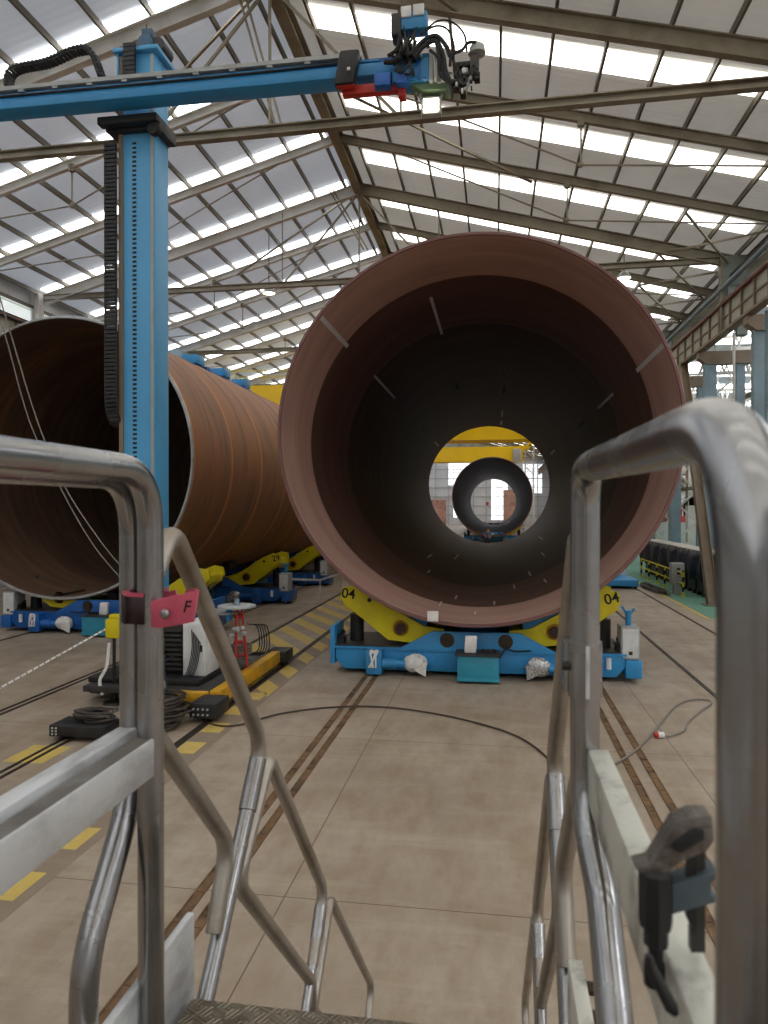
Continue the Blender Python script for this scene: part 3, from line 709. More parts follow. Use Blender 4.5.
MB().box((XA-.018, -.9, 3.08), (XA+.012, 1.233, 3.0808)).build('top_face', M('grimy_aluminium', (104, 98, 92), .6, .1, .25, 14, (150, 146, 140), .7), tbm, label='grime-darkened top face')
MB().box((XA2-.02, -.95, 3.015), (XA2+.018, 1.272, 3.087)).build('toe_beam', ALU, plat, bevel=.004)
MB().box((XB-.006, -.3, 3.02), (XB+.028, 1.21, 3.108)).build('toe_beam', ALUW, plat, bevel=.004)
MB().box((XA-.03, -.9, ZD-.03), (XA-.012, 1.475, 2.625)).build('toe_board', ALU, plat, bevel=.004)
MB().box((XB-.014, .2, ZD-.03), (XB+.014, 1.44, 2.62)).build('toe_board', ALUW, plat, bevel=.003)
for yy in (1.33, 1.41):
    MB().cyl((XB+.014, yy, 2.585), (XB+.034, yy, 2.585), .012, seg=6).build('bolt', PINM, plat)
# stair handrail modules, posts square to the flight
for X in (XA, XB):
    def Q(y, z): return (X-(.004 if X > 0 else 0), y, z)
    rail('stair_rail', [Q(1.262, 3.375), Q(1.335, 3.462), Q(1.89, 2.86), Q(1.78, 2.725)], .0208, [0, .06, .09, 0], STEELD)
    rail('stair_post', [Q(1.78, 2.725), Q(1.40, 2.30)], .0200)
    rail('stair_rail', [Q(1.262, 3.078), Q(1.64, 2.70), Q(1.55, 2.535)], .0195, [0, .09, 0], STEELD)
    m = MB(); d = (V(Q(1.55, 2.535))-V(Q(1.64, 2.70))).normalized(); m.tube([V(Q(1.55, 2.535))-d*.002, V(Q(1.55, 2.535))+d*.0012], .0165, 16); m.build('open_tube_end', INK, plat)
    rail('stair_rail', [Q(2.44, 1.66), Q(2.42, 1.86), Q(1.70, 2.57), Q(1.952, 2.795), Q(2.61, 2.08), Q(2.44, 1.90)], .0195, [0, .06, .06, .05, .08, 0], STEELD)
    rail('stair_post', [Q(2.44, 1.90), Q(2.12, 1.56)], .0165)
    rail('stair_rail', [Q(2.45, 1.75), Q(2.712, 1.99), Q(3.66, 1.03), Q(3.5, .86)], .0185, [0, .05, .08, 0], STEELD)
    rail('stair_rail', [Q(2.45, 1.74), Q(3.3, .86), Q(3.2, .76)], .0185, [0, .05, 0], STEELD)
    rail('stair_post', [Q(3.5, .86), Q(3.15, .50)], .0165)
    for (ya, za, yb, zb) in ((1.86, 2.825, 1.775, 2.72), (2.57, 2.04, 2.50, 1.96)):
        a, b = V(Q(ya, za)), V(Q(yb, zb)); m = MB().tube([a, b], .0235, 20); m.build('sleeve', STEEL, plat)
    m = MB().beam((X+(.03 if X > 0 else -.03), YE_, ZD-.12), (X+(.03 if X > 0 else -.03), YE_+2.42, .03), .04, .2); m.build('stringer', ALU, plat)
for k in range(10):
    y = YE_+.02+.225*(k+1); z = ZD-.225*(k+1); MB().box((XA, y-.2, z-.03), (XB, y+.06, z)).build('tread', CHEQ, plat)
m = MB().tube([(XB-.008, 1.225, 3.19), (XB-.008, 1.225, 3.28)], .0275, 32); m.box((XB-.04, 1.225, 3.195), (XB-.02, 1.30, 3.275)); m.build('post_bracket', STEEL, plat); MB().box((XB-.010, 1.194, 3.192), (XB-.004, 1.199, 3.277)).build('bracket_slot', ALU, plat)
MB().cyl((XB-.045, 1.22, 3.238), (XB-.028, 1.22, 3.238), .007, seg=6).build('bolt', PINM, plat)
for x in (XA-.02, XB+.02):
    for y in (-.9, 1.36): m = MB().box((x-.03, y-.03, .02), (x+.03, y+.03, ZD-.03)); m.box((x-.06, y-.06, 0), (x+.06, y+.06, .02)); m.build('support_leg', ALU, plat)
m = MB().box((XA-.03, -.96, ZD-.12), (XB+.03, -.9, ZD-.031)); m.build('cross_member', ALU, plat); m = MB().box((XA-.03, 1.33, ZD-.12), (XB+.03, 1.39, ZD-.031)); m.build('cross_member', ALU, plat)
# pink post clamp
cl = thing('post_clamp', (-.63, 1.23, 3.28), 'pink painted plate clamp lettered F, bolted around the two guardrail posts', 'clamp')
fy = 1.222
def W_(u, v, Y=fy): p = py(u, v, Y); return (p.x, p.z)
m = MB().prism([W_(152, 627), W_(151, 602), W_(158, 599), W_(199, 590), W_(194, 622), W_(160, 628)], fy-.003, fy+.003); m.build('front_plate', PINK, cl, bevel=.001)
y2 = 1.32
m = MB().prism([W_(164, 607, y2), W_(164, 592, y2), W_(176, 590, y2), W_(178, 600, y2), W_(184, 599, y2), W_(186, 590, y2), W_(197, 588, y2), W_(194, 610, y2)], y2-.003, y2+.003); m.build('rear_plate', PINK, cl)
pts = [(XA-.0, 1.224), (XA-.035, 1.228), (XA2-.0, 1.25), (XA2-.026, 1.285), (XA2-.01, 1.315), (XA, 1.322)]
m = MB()
for i in range(len(pts)-1):
    a, b = pts[i], pts[i+1]; m.add([(a[0], a[1], 3.288), (b[0], b[1], 3.288), (b[0], b[1], 3.338), (a[0], a[1], 3.338)], [(0, 1, 2, 3)])
o = m.build('rubber_liner', M('dark_liner', (42, 22, 24), .6), cl); md = o.modifiers.new('solid', 'SOLIDIFY'); md.thickness = .004; md.offset = 1
m = MB().prism([(x, y) for x, y in pts]+[(XA-.02, 1.31), (XA2+.0, 1.30), (XA2-.012, 1.285), (XA2+.004, 1.262), (XA-.03, 1.236)], 3.338, 3.345, 'Z'); m.build('top_lip', PINK, cl)
p = py(167, 613, fy); m = MB().cyl((p.x, fy-.012, p.z), (p.x, fy+.1, p.z), .006, seg=14); m.ball((p.x, fy-.010, p.z), .009, 12, (1, .6, 1)); m.build('clamp_bolt', STEEL, cl)
pl_ = py(188, 607, fy); sh = Matrix.Identity(4); sh[0][1] = .25
text('F', .03, INK, 'letter', cl, Matrix.Translation((pl_.x, fy-.0035, pl_.z)) @ Matrix.Rotation(PI/2, 4, 'X') @ sh @ Matrix.Scale(.05, 4, (0, 0, 1)))
# bar clamp on the right beam
YC = .66
bc = thing('bar_clamp', (.16, YC, 3.0), 'black and grey bar clamp with tommy bar, gripping the aluminium beam of the platform', 'clamp')
def K(u, v, Y=YC): p = py(u, v, Y); return p
def KP(poly, Y=YC): return [(K(u, v, Y).x, K(u, v, Y).z) for u, v in poly]
m = MB().prism(KP([(631, 862), (648, 858), (660, 838), (672, 818), (690, 810), (709, 810), (711, 836), (703, 846), (680, 856), (664, 868), (652, 870), (640, 868)]), YC-.012, YC+.014); m.build('fixed_jaw', M('cast_clamp_grey', (112, 104, 98), .5, .3, .3, 45, (60, 52, 46), .6, .5, 90), bc, bevel=.003)
m = MB().prism(KP([(666, 838), (690, 822), (700, 822), (700, 832), (676, 846)]), YC-.016, YC-.011); m.build('jaw_recess', BLACK, bc, bevel=.002)
m = MB().prism(KP([(690, 845), (704, 845), (704, 950), (690, 950)]), YC-.004, YC+.006); m.build('bar', DARKG, bc)
m = MB().prism(KP([(684, 812), (694, 812), (694, 930), (684, 912)]), YC-.008, YC-.003); m.build('bar_edge', BLACK, bc)
m = MB().prism(KP([(668, 878), (700, 868), (714, 864), (714, 870), (708, 876), (708, 888), (714, 890), (712, 896), (690, 902), (668, 908)]), YC-.012, YC+.012); m.build('sliding_jaw', M('clamp_blue_grey', (88, 100, 108), .5, .3, .15, 30), bc, bevel=.002)
def KT(u, v): return K(u, v, YC-.004)
m = MB().tube([KT(655.5, 868), KT(655.5, 872), KT(655.5, 918), KT(656, 926), KT(656, 928), KT(656, 944), KT(656, 945)], [.011, .0145, .0145, .0135, .0105, .0105, .009], 8); m.build('grip', BLACK, bc)
m = MB().tube([KT(656, 944), KT(655, 985)], .0065, 14); m.tube([KT(654.5, 962), KT(654.5, 984)], .009, 14); m.build('screw', RUBBER, bc)
m = MB().tube([K(648, 955, .6), K(652, 970, .6), K(672, 1008, .59), K(676, 1014, .59)], [.003, .0045, .0055, .003], 10); m.build('tommy_bar', BLACK, bc)

# ------------------------------------------------------------------ column and boom manipulator
man = thing('welding_manipulator', (-6.55, 12.8, 0), 'tall blue column and boom welding manipulator on a floor carriage', 'manipulator')
cx0, cx1, cy0, cy1 = -6.88, -6.2, 12.5, 13.06
col = MB().box((cx0, cy0, .42), (cx1, cy1, 11.9)).build('column', BLUEL, man, bevel=.01)
m = MB().box((cx0-.02, cy0-.03, .42), (cx0+.06, cy0-.002, 11.85)); m.build('guide_rail', BROWNB, col)
m = MB().box((cx1-.07, cy0-.03, .42), (cx1-.02, cy0-.002, 11.85)); m.build('guide_rail', GREYP, col)
m = MB(); z = 3.0
while z < 10.3: m.box((-6.64, cy0-.006, z), (-6.56, cy0-.001, z+.042)); z += .084
m.build('rack_slots', INK, col)
MB().box((-6.66, cy0-.004, .5), (-6.54, cy0-.0005, 11.8)).build('rack_strip', BLUEL, col)
m = MB().box((cx0-.1, cy0-.1, 11.9), (cx1+.1, cy1+.1, 11.98)); m.box((cx0-.04, cy0-.06, 11.0), (cx0-.001, cy1+.06, 11.9)); m.build('top_cap', BLUEL, man, bevel=.01)
m = MB().cyl((-6.42, 12.55, 12.14), (-6.42, 12.95, 12.14), .15, seg=20); m.cb((-6.42, 12.72, 12.36), (.2, .2, .14)); m.cb((-6.42, 12.72, 12.0), (.4, .4, .04)); hm = m.build('hoist_motor', M('grey_blue_paint', (70, 100, 128), .5), man, bevel=.008)
m = MB().cyl((-6.2, 12.6, 12.1), (-6.2, 13.0, 12.1), .14, seg=16); m.cyl((-6.86, 12.7, 12.08), (-6.62, 12.7, 12.08), .1); m.build('motor_brake', DARKG, hm)
m = MB()
for k in range(11): m.cb((-6.62, 12.36, 11.12+k*.085), (.22, .06, .07))
m.build('hoist_chain', BLACK, man)
tr = MB().box((-7.1, 12.36, 10.42), (-6.05, 13.1, 10.67)).build('trolley', BLACK, man, bevel=.03)
m = MB().box((-7.15, 12.16, 10.46), (-6.0, 12.35, 10.6)); m.cyl((-6.1, 12.22, 10.36), (-6.1, 12.35, 10.36), .12); m.build('bellows', RUBBER, tr, bevel=.02)
# boom
ya, yb = 11.8, 12.2
b = MB().box((-15.5, ya, 10.68), (-1.55, yb, 10.88)); boom = b.build('boom', BLUE, man, bevel=.015)
MB().box((-15.5, ya+.09, 10.88), (-1.6, yb, 11.0)).build('boom_web', BLUED, boom)
MB().box((-15.5, ya-.02, 11.0), (-2.2, yb, 11.07)).build('cable_tray', GREYP, boom)
MB().box((-15.5, ya+.03, 10.92), (-1.9, ya+.09, 10.96)).build('guide_rail', BLUE, boom)
m = MB()
for k in range(20): x = -15+k*.66; MB().cb((x, ya+.03, 10.98), (.1, .08, .04)).build('tray_bracket', GREYP, boom)
m = MB(); m.tube(smooth([(-15, ya-.02, 10.9), (-9, ya-.02, 10.89), (-5, ya-.02, 10.88), (-3, ya-.02, 10.9), (-2.2, ya-.02, 10.95)]), .02, 8); m.build('boom_cable', RUBBER, boom)
# cable chains
def chain(pts, w, d, name, par, hd):
    m = MB(); P = smooth(pts, 8); 
    L = [0]
    for a, b_ in zip(P, P[1:]): L.append(L[-1]+(b_-a).length)
    s = 0; i = 0
    for side in (-1, 1): m.tube([p+V(hd)*(side*w/2) for p in P], .02, 6)
    while s < L[-1]:
        while i < len(L)-2 and L[i+1] < s: i += 1
        t = (s-L[i])/max(1e-6, L[i+1]-L[i]); p = P[i].lerp(P[i+1], t); dd = (P[i+1]-P[i]).normalized()
        m.beam(p-dd*.026, p+dd*.026, w, d, V(hd).cross(dd)); s += .075
    return m.build(name, BLACK, par)
chain([(-7.02, 12.4, 10.2), (-7.02, 12.4, 8.5), (-7.02, 12.4, 6.0), (-7.0, 12.4, 5.3), (-6.98, 12.6, 5.05), (-6.98, 12.82, 5.3), (-6.98, 12.82, 7)], .22, .06, 'cable_chain', man, (1, 0, 0))
chain([(-8.75, 12.0, 11.05), (-8.78, 12.0, 11.35), (-8.6, 12.0, 11.5), (-8.0, 12.0, 11.56), (-7.45, 12.0, 11.72), (-7.15, 12.0, 11.66), (-6.95, 12.0, 11.2)], .2, .09, 'cable_chain', man, (0, 1, 0))
# boom head
def hb(u0, v0, u1, v1, y0, y1): 
    a, b_ = py(u0, v0, y0), py(u1, v1, y0); return (a.x, y0, a.z), (b_.x, y1, b_.z)
hd = MB().box(*hb(392, 56, 429, 79, 11.72, 12.1)).build('boom_head', BLUE, man, bevel=.015)
for q in [(398, 58, 404, 82), (418, 60, 421, 80)]: MB().box(*hb(*q, 11.69, 11.719)).build('head_rib', BLUED, hd)
for q in [(374, 73, 390, 84), (396, 74, 407, 82)]: MB().box(*hb(*q, 11.6, 11.8)).build('junction_box', M('bright_blue', (36, 96, 180), .4), hd, bevel=.01)
MB().box(*hb(342, 86, 400, 89.5, 11.8, 11.95)).build('red_beam', RED, man, bevel=.008)
MB().box(*hb(398, 84, 405, 95, 11.75, 11.95)).build('red_bracket', RED, man, bevel=.008)
a, b_ = hb(337, 50, 357, 82, 11.6, 11.8); mo = MB().box(a, b_); mo.xform(lambda p: p+V((p.z-10.8)*.18, 0, 0)); mo = mo.build('operator_screen', BLACK, man, bevel=.04)
MB().box(*hb(336, 81, 354, 85, 11.65, 11.78)).build('screen_base', RED, mo, bevel=.02)
MB().box(*hb(347, 67, 350, 69.5, 11.53, 11.56)).build('indicator', WHITE, mo)
bx = MB().box(*hb(401, 12, 427, 27, 11.6, 11.85)).build('wire_feeder', BLUE, man, bevel=.02)
for q in [(401, 6, 411, 16), (413, 4, 424, 14)]: MB().box(*hb(*q, 11.57, 11.62)).build('feeder_cover', WHITE, bx, bevel=.01)
MB().box(*hb(391, 13, 401, 34, 11.6, 11.9)).build('feeder_back', DARKG, bx, bevel=.02)
m = MB()
for (u0, v0, u1, v1) in [(397, 30, 402, 70), (405, 28, 407, 60), (413, 28, 415, 50), (399, 45, 412, 49), (404, 55, 416, 60)]: m.box(*hb(u0, v0, u1, v1, 11.65, 11.75))
m.build('mast', BLACK, man)
random.seed(3)
for k in range(9):
    p0 = (random.uniform(396, 420), random.uniform(24, 60)); p1 = (random.uniform(385, 410), random.uniform(50, 76)); mid = ((p0[0]+p1[0])/2+random.uniform(-6, 6), (p0[1]+p1[1])/2+random.uniform(-2, 8))
    MB().tube(smooth([py(*p0, 11.62), py(*mid, 11.55), py(*p1, 11.66)], 8), .02, 8).build('hose', RUBBER, man)
for L, r in (([(412, 56), (422, 42), (436, 36), (446, 46), (450, 56)], .036), ([(414, 58), (424, 46), (436, 41), (443, 55), (446, 72), (452, 84)], .036), ([(436, 40), (440, 60), (446, 78), (456, 82)], .03), ([(450, 66), (452, 55), (462, 50), (468, 43), (476, 42)], .025), ([(425, 30), (438, 21), (452, 22), (464, 34), (467, 52)], .016), ([(420, 34), (436, 26), (448, 30), (454, 46), (453, 60)], .016), ([(430, 50), (438, 58), (440, 74), (450, 86), (452, 98)], .025), ([(388, 56), (396, 50), (400, 40), (399, 32)], .03), ([(384, 62), (392, 62), (398, 58)], .04)):
    MB().tube(smooth([py(u, v, 11.6+.02*math.sin(u)) for u, v in L], 8), r, 8).build('hose', RUBBER, man)
m = MB().box(*hb(429, 50, 433, 80, 11.7, 12.0)); m.box(*hb(437, 46, 441, 82, 11.75, 12.0)); m.box(*hb(434, 56, 436, 76, 11.62, 11.7)); m.build('slide_plate', GREYP, man, bevel=.008)
wh = MB().box(*hb(470, 54, 479, 74, 11.6, 11.8)).build('weld_head', DARKG, man, bevel=.02)
m = MB().tube([py(476, 43, 11.7), py(477, 47, 11.7), py(477, 54, 11.7)], [.05, .12, .14], 16); m.build('camera_hood', GREYP, wh)
m = MB()
for (u0, v0, u1, v1) in [(455, 62, 470, 65), (455, 70, 470, 75), (456, 77, 468, 82), (457, 63, 459, 80), (463, 63, 465, 88), (474, 72, 480, 78), (452, 84, 466, 87), (460, 86, 466, 94)]: m.box(*hb(u0, v0, u1, v1, 11.62, 11.78))
m.build('torch_slide', BLACK, wh, bevel=.006)
m = MB().tube([py(471, 76, 11.65), py(464, 94, 11.65)], .03, 10); m.build('torch', GREYP, wh)
random.seed(17)
for k in range(16):
    u, v = random.uniform(448, 476), random.uniform(58, 88); a_, b2_ = random.uniform(1.5, 4), random.uniform(1.5, 5)
    MB().box(*hb(u, v, u+a_, v+b2_, 11.58, 11.66)).build('slide_fitting', [BLACK, DARKG, GREYP, WHITE, PINM][k % 5], wh, bevel=.006)
for k in range(10):
    u, v = random.uniform(398, 428), random.uniform(36, 80); MB().box(*hb(u, v, u+random.uniform(1.5, 4), v+random.uniform(2, 5), 11.6, 11.7)).build('fitting', [BLACK, DARKG, GREYP, BLUED][k % 4], man, bevel=.006)
# green bracket plate under the head, flood light below it
MB().prism([(py(u, v, 11.95).x, py(u, v, 11.95).z) for u, v in [(407, 86), (452, 88), (446, 94), (424, 95)]], 11.8, 12.1).build('head_tray', CONCB, man, bevel=.006)
fl = thing('flood_light', py(429, 100, 11.9), 'lit square flood light hanging under the boom head of the blue manipulator', 'lamp')
MB().box(*hb(421, 97, 441, 113, 11.85, 12.0)).build('housing', GREYP, fl, bevel=.015)
MB().box(*hb(423.5, 99, 438.5, 111, 11.835, 11.849)).build('diffuser', LAMPE, fl)
m = MB().tube([py(422, 104, 11.92), py(420, 95, 11.92), py(424, 91, 11.92)], .02, 6); m.tube([py(440, 104, 11.92), py(442, 95, 11.92), py(438, 91, 11.92)], .02, 6); m.build('yoke', GREYP, fl)
# carriage
car = man
m = MB().box((-7.2, 11.75, .25), (-4.85, 15.1, .36)); m.build('carriage_deck', DARKG, car, bevel=.01)
MB().box((-4.85, 11.75, .1), (-4.66, 15.25, .36)).build('carriage_beam', YELD, car, bevel=.02)
MB().box((-6.3, 11.6, .12), (-4.85, 11.75, .36)).build('carriage_beam', YELD, car, bevel=.02)
MB().box((-7.35, 12.2, .1), (-7.1, 15.25, .3)).build('carriage_beam', DARKG, car, bevel=.02)
for (x, y) in ((-4.65, 11.35), (-4.75, 15.6), (-6.9, 15.6)):
    w = MB().box((x-.25, y-.3, .08), (x+.2, y+.3, .33)).build('wheel_box', BLACK, car, bevel=.015)
    for q in range(8): MB().cyl((x-.18+.08*(q % 4), y-.315, .15+.09*(q//4)), (x-.18+.08*(q % 4), y-.3, .15+.09*(q//4)), .018, seg=8).build('bolt_head', GREYP, w)
    MB().cyl((x-.1, y, .13), (x+.1, y, .13), .122, seg=20).build('wheel', PINM, w)
MB().box((-7.25, 12.0, .36), (-5.15, 13.6, .46)).build('equipment_deck', BLACK, car, bevel=.01)
m = MB()
MB().box((-6.35, 12.28, .6), (-6.0, 12.49, 1.06)).build('switch_box', GREYP, car, bevel=.02)
ps = thing('power_source', (-5.75, 12.6, .46), 'black finned welding power source standing on the manipulator carriage', 'power source')
m = MB().box((-6.12, 12.5, .46), (-5.62, 13.2, 1.36)); m.build('housing', BLACK, ps, bevel=.02)
m = MB()
for q in range(9): m.box((-6.08, 12.42, .53+.088*q), (-5.66, 12.499, .58+.088*q))
m.build('fins', DARKG, ps)
m = MB().tube([(-6.1, 12.6, 1.36), (-6.1, 12.6, 1.5), (-5.66, 12.6, 1.5), (-5.66, 12.6, 1.36)], .02, 8); m.build('handle', GREYP, ps)
wc = thing('control_cabinet', (-5.3, 13.0, .46), 'white control cabinet beside the black finned power source on the carriage', 'cabinet')
MB().box((-5.6, 12.35, .46), (-5.17, 13.0, 1.42)).build('housing', WHITE, wc, bevel=.012)
MB().box((-5.57, 12.338, .5), (-5.2, 12.349, 1.38)).build('door', WHITE, wc); MB().box((-5.25, 12.31, .9), (-5.22, 12.337, 1.02)).build('door_handle', BLACK, wc)
for k in range(6):
    x = -5.42+.03*k; MB().tube(smooth([(x, 12.33, 1.3-.04*k), (x+.02, 12.30, 1.0), (x-.02, 12.28, .7), (x-.1, 12.26, .47)]), .009, 6).build('cable', RUBBER, wc)
# reel stand
rs = thing('reel_stand', (-4.96, 13.5, .36), 'red post stand with round pale disc on top at the carriage edge', 'stand')
m = MB()
for q in range(3): a = 2*PI*q/3+.4; m.tube([(-4.96+.16*math.cos(a), 13.5+.16*math.sin(a), .36), (-4.96+.06*math.cos(a), 13.5+.06*math.sin(a), 1.55)], .025, 8)
for z in (.6, .85, 1.1, 1.35): m.lathe([(.09, z), (.14-.03*z, z+.03), (.09, z+.04)], (-4.96, 13.5, 0), 'Z', 12, closed=True)
m.build('post', RED, rs)
MB().lathe([(0, 1.56), (.37, 1.56), (.37, 1.59), (.34, 1.6), (0, 1.6)], (-5.0, 13.5, 0), 'Z', 40).build('disc', GREYP, rs)
MB().cyl((-5.0, 13.5, 1.6), (-5.0, 13.5, 1.72), .05).build('hub', COLB, rs)
MB().box((-5.18, 13.4, 1.3), (-5.1, 13.48, 1.56)).build('bracket', BLUE, rs)
m = MB()
for q in range(7): m.lathe([(.2+.02*math.cos(a*PI/3), .5+.045*q+.02*math.sin(a*PI/3)) for a in range(6)], (-5.0, 13.75, 0), 'Z', 24, closed=True)
m.build('wire_coil', CABLEG, rs)
for k in range(5):
    a = random.uniform(0, 6); c = V(-4.75+.05*k, 13.4, 1.0); MB().tube(smooth([c+V(.02*k, 0, .25), c+V(.22, -.05, .2), c+V(.26, -.08, -.2), c+V(.05, -.05, -.35)]), .012, 6).build('cable', RUBBER, rs)
m = MB()
for k in range(9): m.ball((-4.95+random.uniform(-.15, .2), 13.36+random.uniform(-.06, .06), 1.1+random.uniform(-.1, .15)), .05, 8)
m.build('gauge_cluster', GREYP, rs)
MB().lathe([(0, 1.42), (.4, 1.42), (.4, 1.45), (0, 1.45)], (-5.35, 13.7, 0), 'Z', 32).build('lower_disc', GREYP, rs)
# black boxed bogie on the rails, cable heaps
wb = thing('cable_trolley', (-6.3, 10.2, 0), 'low black trolley heaped with cables on the dark double rail in front of the column', 'trolley')
MB().box((-6.62, 9.9, .07), (-5.75, 10.4, .24)).build('trolley_body', BLACK, wb, bevel=.015)
for q in range(6): MB().cyl((-6.56+.06*(q % 2), 9.885, .11+.045*(q//2)), (-6.56+.06*(q % 2), 9.9, .11+.045*(q//2)), .016, seg=8).build('bolt_head', GREYP, wb)
for x in (-6.39, -5.85): MB().cyl((x-.06, 10.2, .09), (x+.06, 10.2, .09), .083, seg=18).build('wheel', PINM, wb)
def heap(name, c, sx, sy, h, n, label, seed, r=.02, z0=.03):
    random.seed(seed); t = thing(name, (c[0], c[1], z0-.02), label, 'cables'); m = MB()
    for k in range(n):
        a = random.uniform(0, 6.28); z = z0+h*(k/n); pts = []
        rx = sx*random.uniform(.45, 1); ry = sy*random.uniform(.45, 1); ox, oy = random.uniform(-.2, .2)*sx, random.uniform(-.2, .2)*sy
        for q in range(9): aa = a+q*.75; pts.append((c[0]+ox+rx*math.cos(aa), c[1]+oy+ry*math.sin(aa), z+random.uniform(-.01, .02)))
        m.tube(smooth(pts, 5), r*random.uniform(.6, 1.2), 6)
    o = m.build('coils', M('heap_cable_%d' % seed, (66, 58, 52), .6, 0, .5, 4), t); o['kind'] = 'stuff'; return t
heap('cable_heap', (-6.08, 10.22), .32, .22, .12, 18, 'tangle of dark cables lying on top of the low black trolley', 5, .015, .27)
heap('cable_heap', (-5.35, 10.9), .45, .55, .45, 26, 'pile of dark cables on the floor at the foot of the blue column', 6)
for k, (a, b2_) in enumerate([((-6.0, 11.9, 1.1), (-5.5, 11.0, .45)), ((-5.85, 12.2, .8), (-5.3, 11.1, .5)), ((-5.7, 12.2, .85), (-5.6, 11.0, .5)), ((-6.15, 12.1, 1.1), (-5.75, 11.0, .4)), ((-5.9, 12.2, 1.0), (-5.45, 11.2, .5))]):
    MB().tube(smooth([a, ((a[0]+b2_[0])/2, (a[1]+b2_[1])/2-.1, (a[2]+b2_[2])/2+.12), b2_]), .016, 6).build('supply_cable', RUBBER, man)
wbx2 = MB().ball((-5.55, 11.35, .52), .11, 14, (1, 1, .9)); wbx2.build('lamp_globe', GREYP, man)
# thin hanging wires
tag(MB().tube(smooth([py(-12, 290, 11.9), py(5, 335, 11.9), py(29, 420, 11.9), py(59, 485, 11.9), py(90, 540, 11.9), py(119, 576, 11.9), py(150, 606, 11.9)]), .012, 6).build('hanging_wire', CABLEG), 'thin pale wire sagging across the rusty pipe mouth, lower of two', 'wire')
tag(MB().tube(smooth([py(-8, 270, 11.9), py(11, 335, 11.9), py(37, 420, 11.9), py(64, 485, 11.9), py(96, 535, 11.9), py(122, 567, 11.9), py(150, 592, 11.9)]), .012, 6).build('hanging_wire', CABLEG), 'thin pale wire sagging across the rusty pipe mouth, upper of two', 'wire')
# floor cables
def cable(pts, r, mat, label): return tag(MB().tube(smooth([V(p.x, p.y, r+.006) for p in [pz(u, v) for u, v in pts]], 10), r, 8).build('floor_cable', mat), label, 'cable')
cable([(196, 716), (215, 726), (240, 726), (280, 715), (330, 708.5), (380, 708), (430, 714), (480, 725), (520, 739), (550, 762), (562, 785)], .015, CABLE, 'long dark cable curving across the floor in front of the 04 cradle')
fc = thing('extension_cable', pz(662, 738), 'grey cable loop with red plug lying right of the rusty rails', 'cable')
MB().tube(smooth([V(p.x, p.y, .024) for p in [pz(u, v) for u, v in [(600, 772), (618, 764), (640, 748), (660, 726), (676, 707), (692, 701), (708, 701.5), (711, 705), (700, 713), (688, 724), (684, 732), (672, 737), (668, 738)]]], 8), .016, 8).build('cord', CABLEG, fc)
p = pz(662, 738.5); m = MB().cyl((p.x-.06, p.y, .05), (p.x+.03, p.y+.01, .05), .05, .045, 14); m.build('plug_body', WHITE, fc); MB().cyl((p.x-.11, p.y-.005, .05), (p.x-.06, p.y, .05), .042, .05, 14).build('plug_collar', RED, fc)
# white dashed rope to a yellow box on a post
yp = thing('barrier_post', (-7.25, 12.0, 0), 'yellow boxed barrier post left of the guardrail posts, holding the white rope', 'post')
q0 = py(111, 622, 12.0)
MB().tube([(q0.x+.06, 12, .02), (q0.x+.06, 12, 1.2)], .03, 10).build('pole', BLACK, yp)
MB().lathe([(0, 0), (.2, 0), (.18, .04), (0, .06)], (q0.x+.06, 12, 0), 'Z', 20).build('foot', BLACK, yp)
m = MB().box((q0.x-.06, 11.9, 1.18), (q0.x+.2, 12.1, 1.52)); m.box((q0.x+.0, 11.92, 1.52), (q0.x+.2, 12.08, 1.6)); m.build('box', YELL, yp, bevel=.02)
MB().tube(smooth([(q0.x+.02, 11.9, 1.1), (q0.x-.0, 11.85, .7), (q0.x-.1, 11.8, .45), (q0.x-.05, 11.8, .2)]), .03, 6).build('tape_tail', TAPE, yp)
ra, rb = py(0, 688, 9.8), V(q0.x-.06, 12, 1.35); m = MB(); c = V(-13.5, 8.6, .7); A_ = ra+(ra-rb)*.35
n_ = 26
for k in range(n_):
    a, b_ = A_.lerp(rb, k/n_), A_.lerp(rb, (k+.72)/n_); s = lambda t: -.0*t; m.tube([a, b_], .017, 6)
rp = m.build('barrier_rope', TAPE); MB().tube([A_, rb], .008, 6).build('core', CABLEG, rp); tag(rp, 'white dashed barrier rope stretched to the yellow boxed post', 'rope')
bp = thing('barrier_post', (A_.x, A_.y, 0), 'barrier post out at the left end of the white rope', 'post'); MB().tube([(A_.x, A_.y, 0), (A_.x, A_.y, A_.z+.05)], .03, 8).build('pole', GREYP, bp); MB().cyl((A_.x, A_.y, 0), (A_.x, A_.y, .04), .18).build('foot', BLACK, bp)
# tape barrier by the 29 cradle
tb = thing('tape_barrier', (-6.6, 27, 0), 'white tape strung on short posts beside the cradle marked 29', 'barrier')
P0, P1, P2 = py(286, 579, 25.5), py(320, 580, 27.0), py(342, 573, 29)
for p in (P0, P1): MB().tube([(p.x, p.y, 0), (p.x, p.y, p.z+.02)], .02, 8).build('stake', TAPE, tb)
m = MB()
for a, b_ in ((P0, P1), (P1, P2)): m.beam(a, b_, .01, .08)
m.build('tape', TAPE, tb); MB().tube([(P2.x, P2.y, 0), P2], .02, 8).build('stake', TAPE, tb)
random.seed(11)
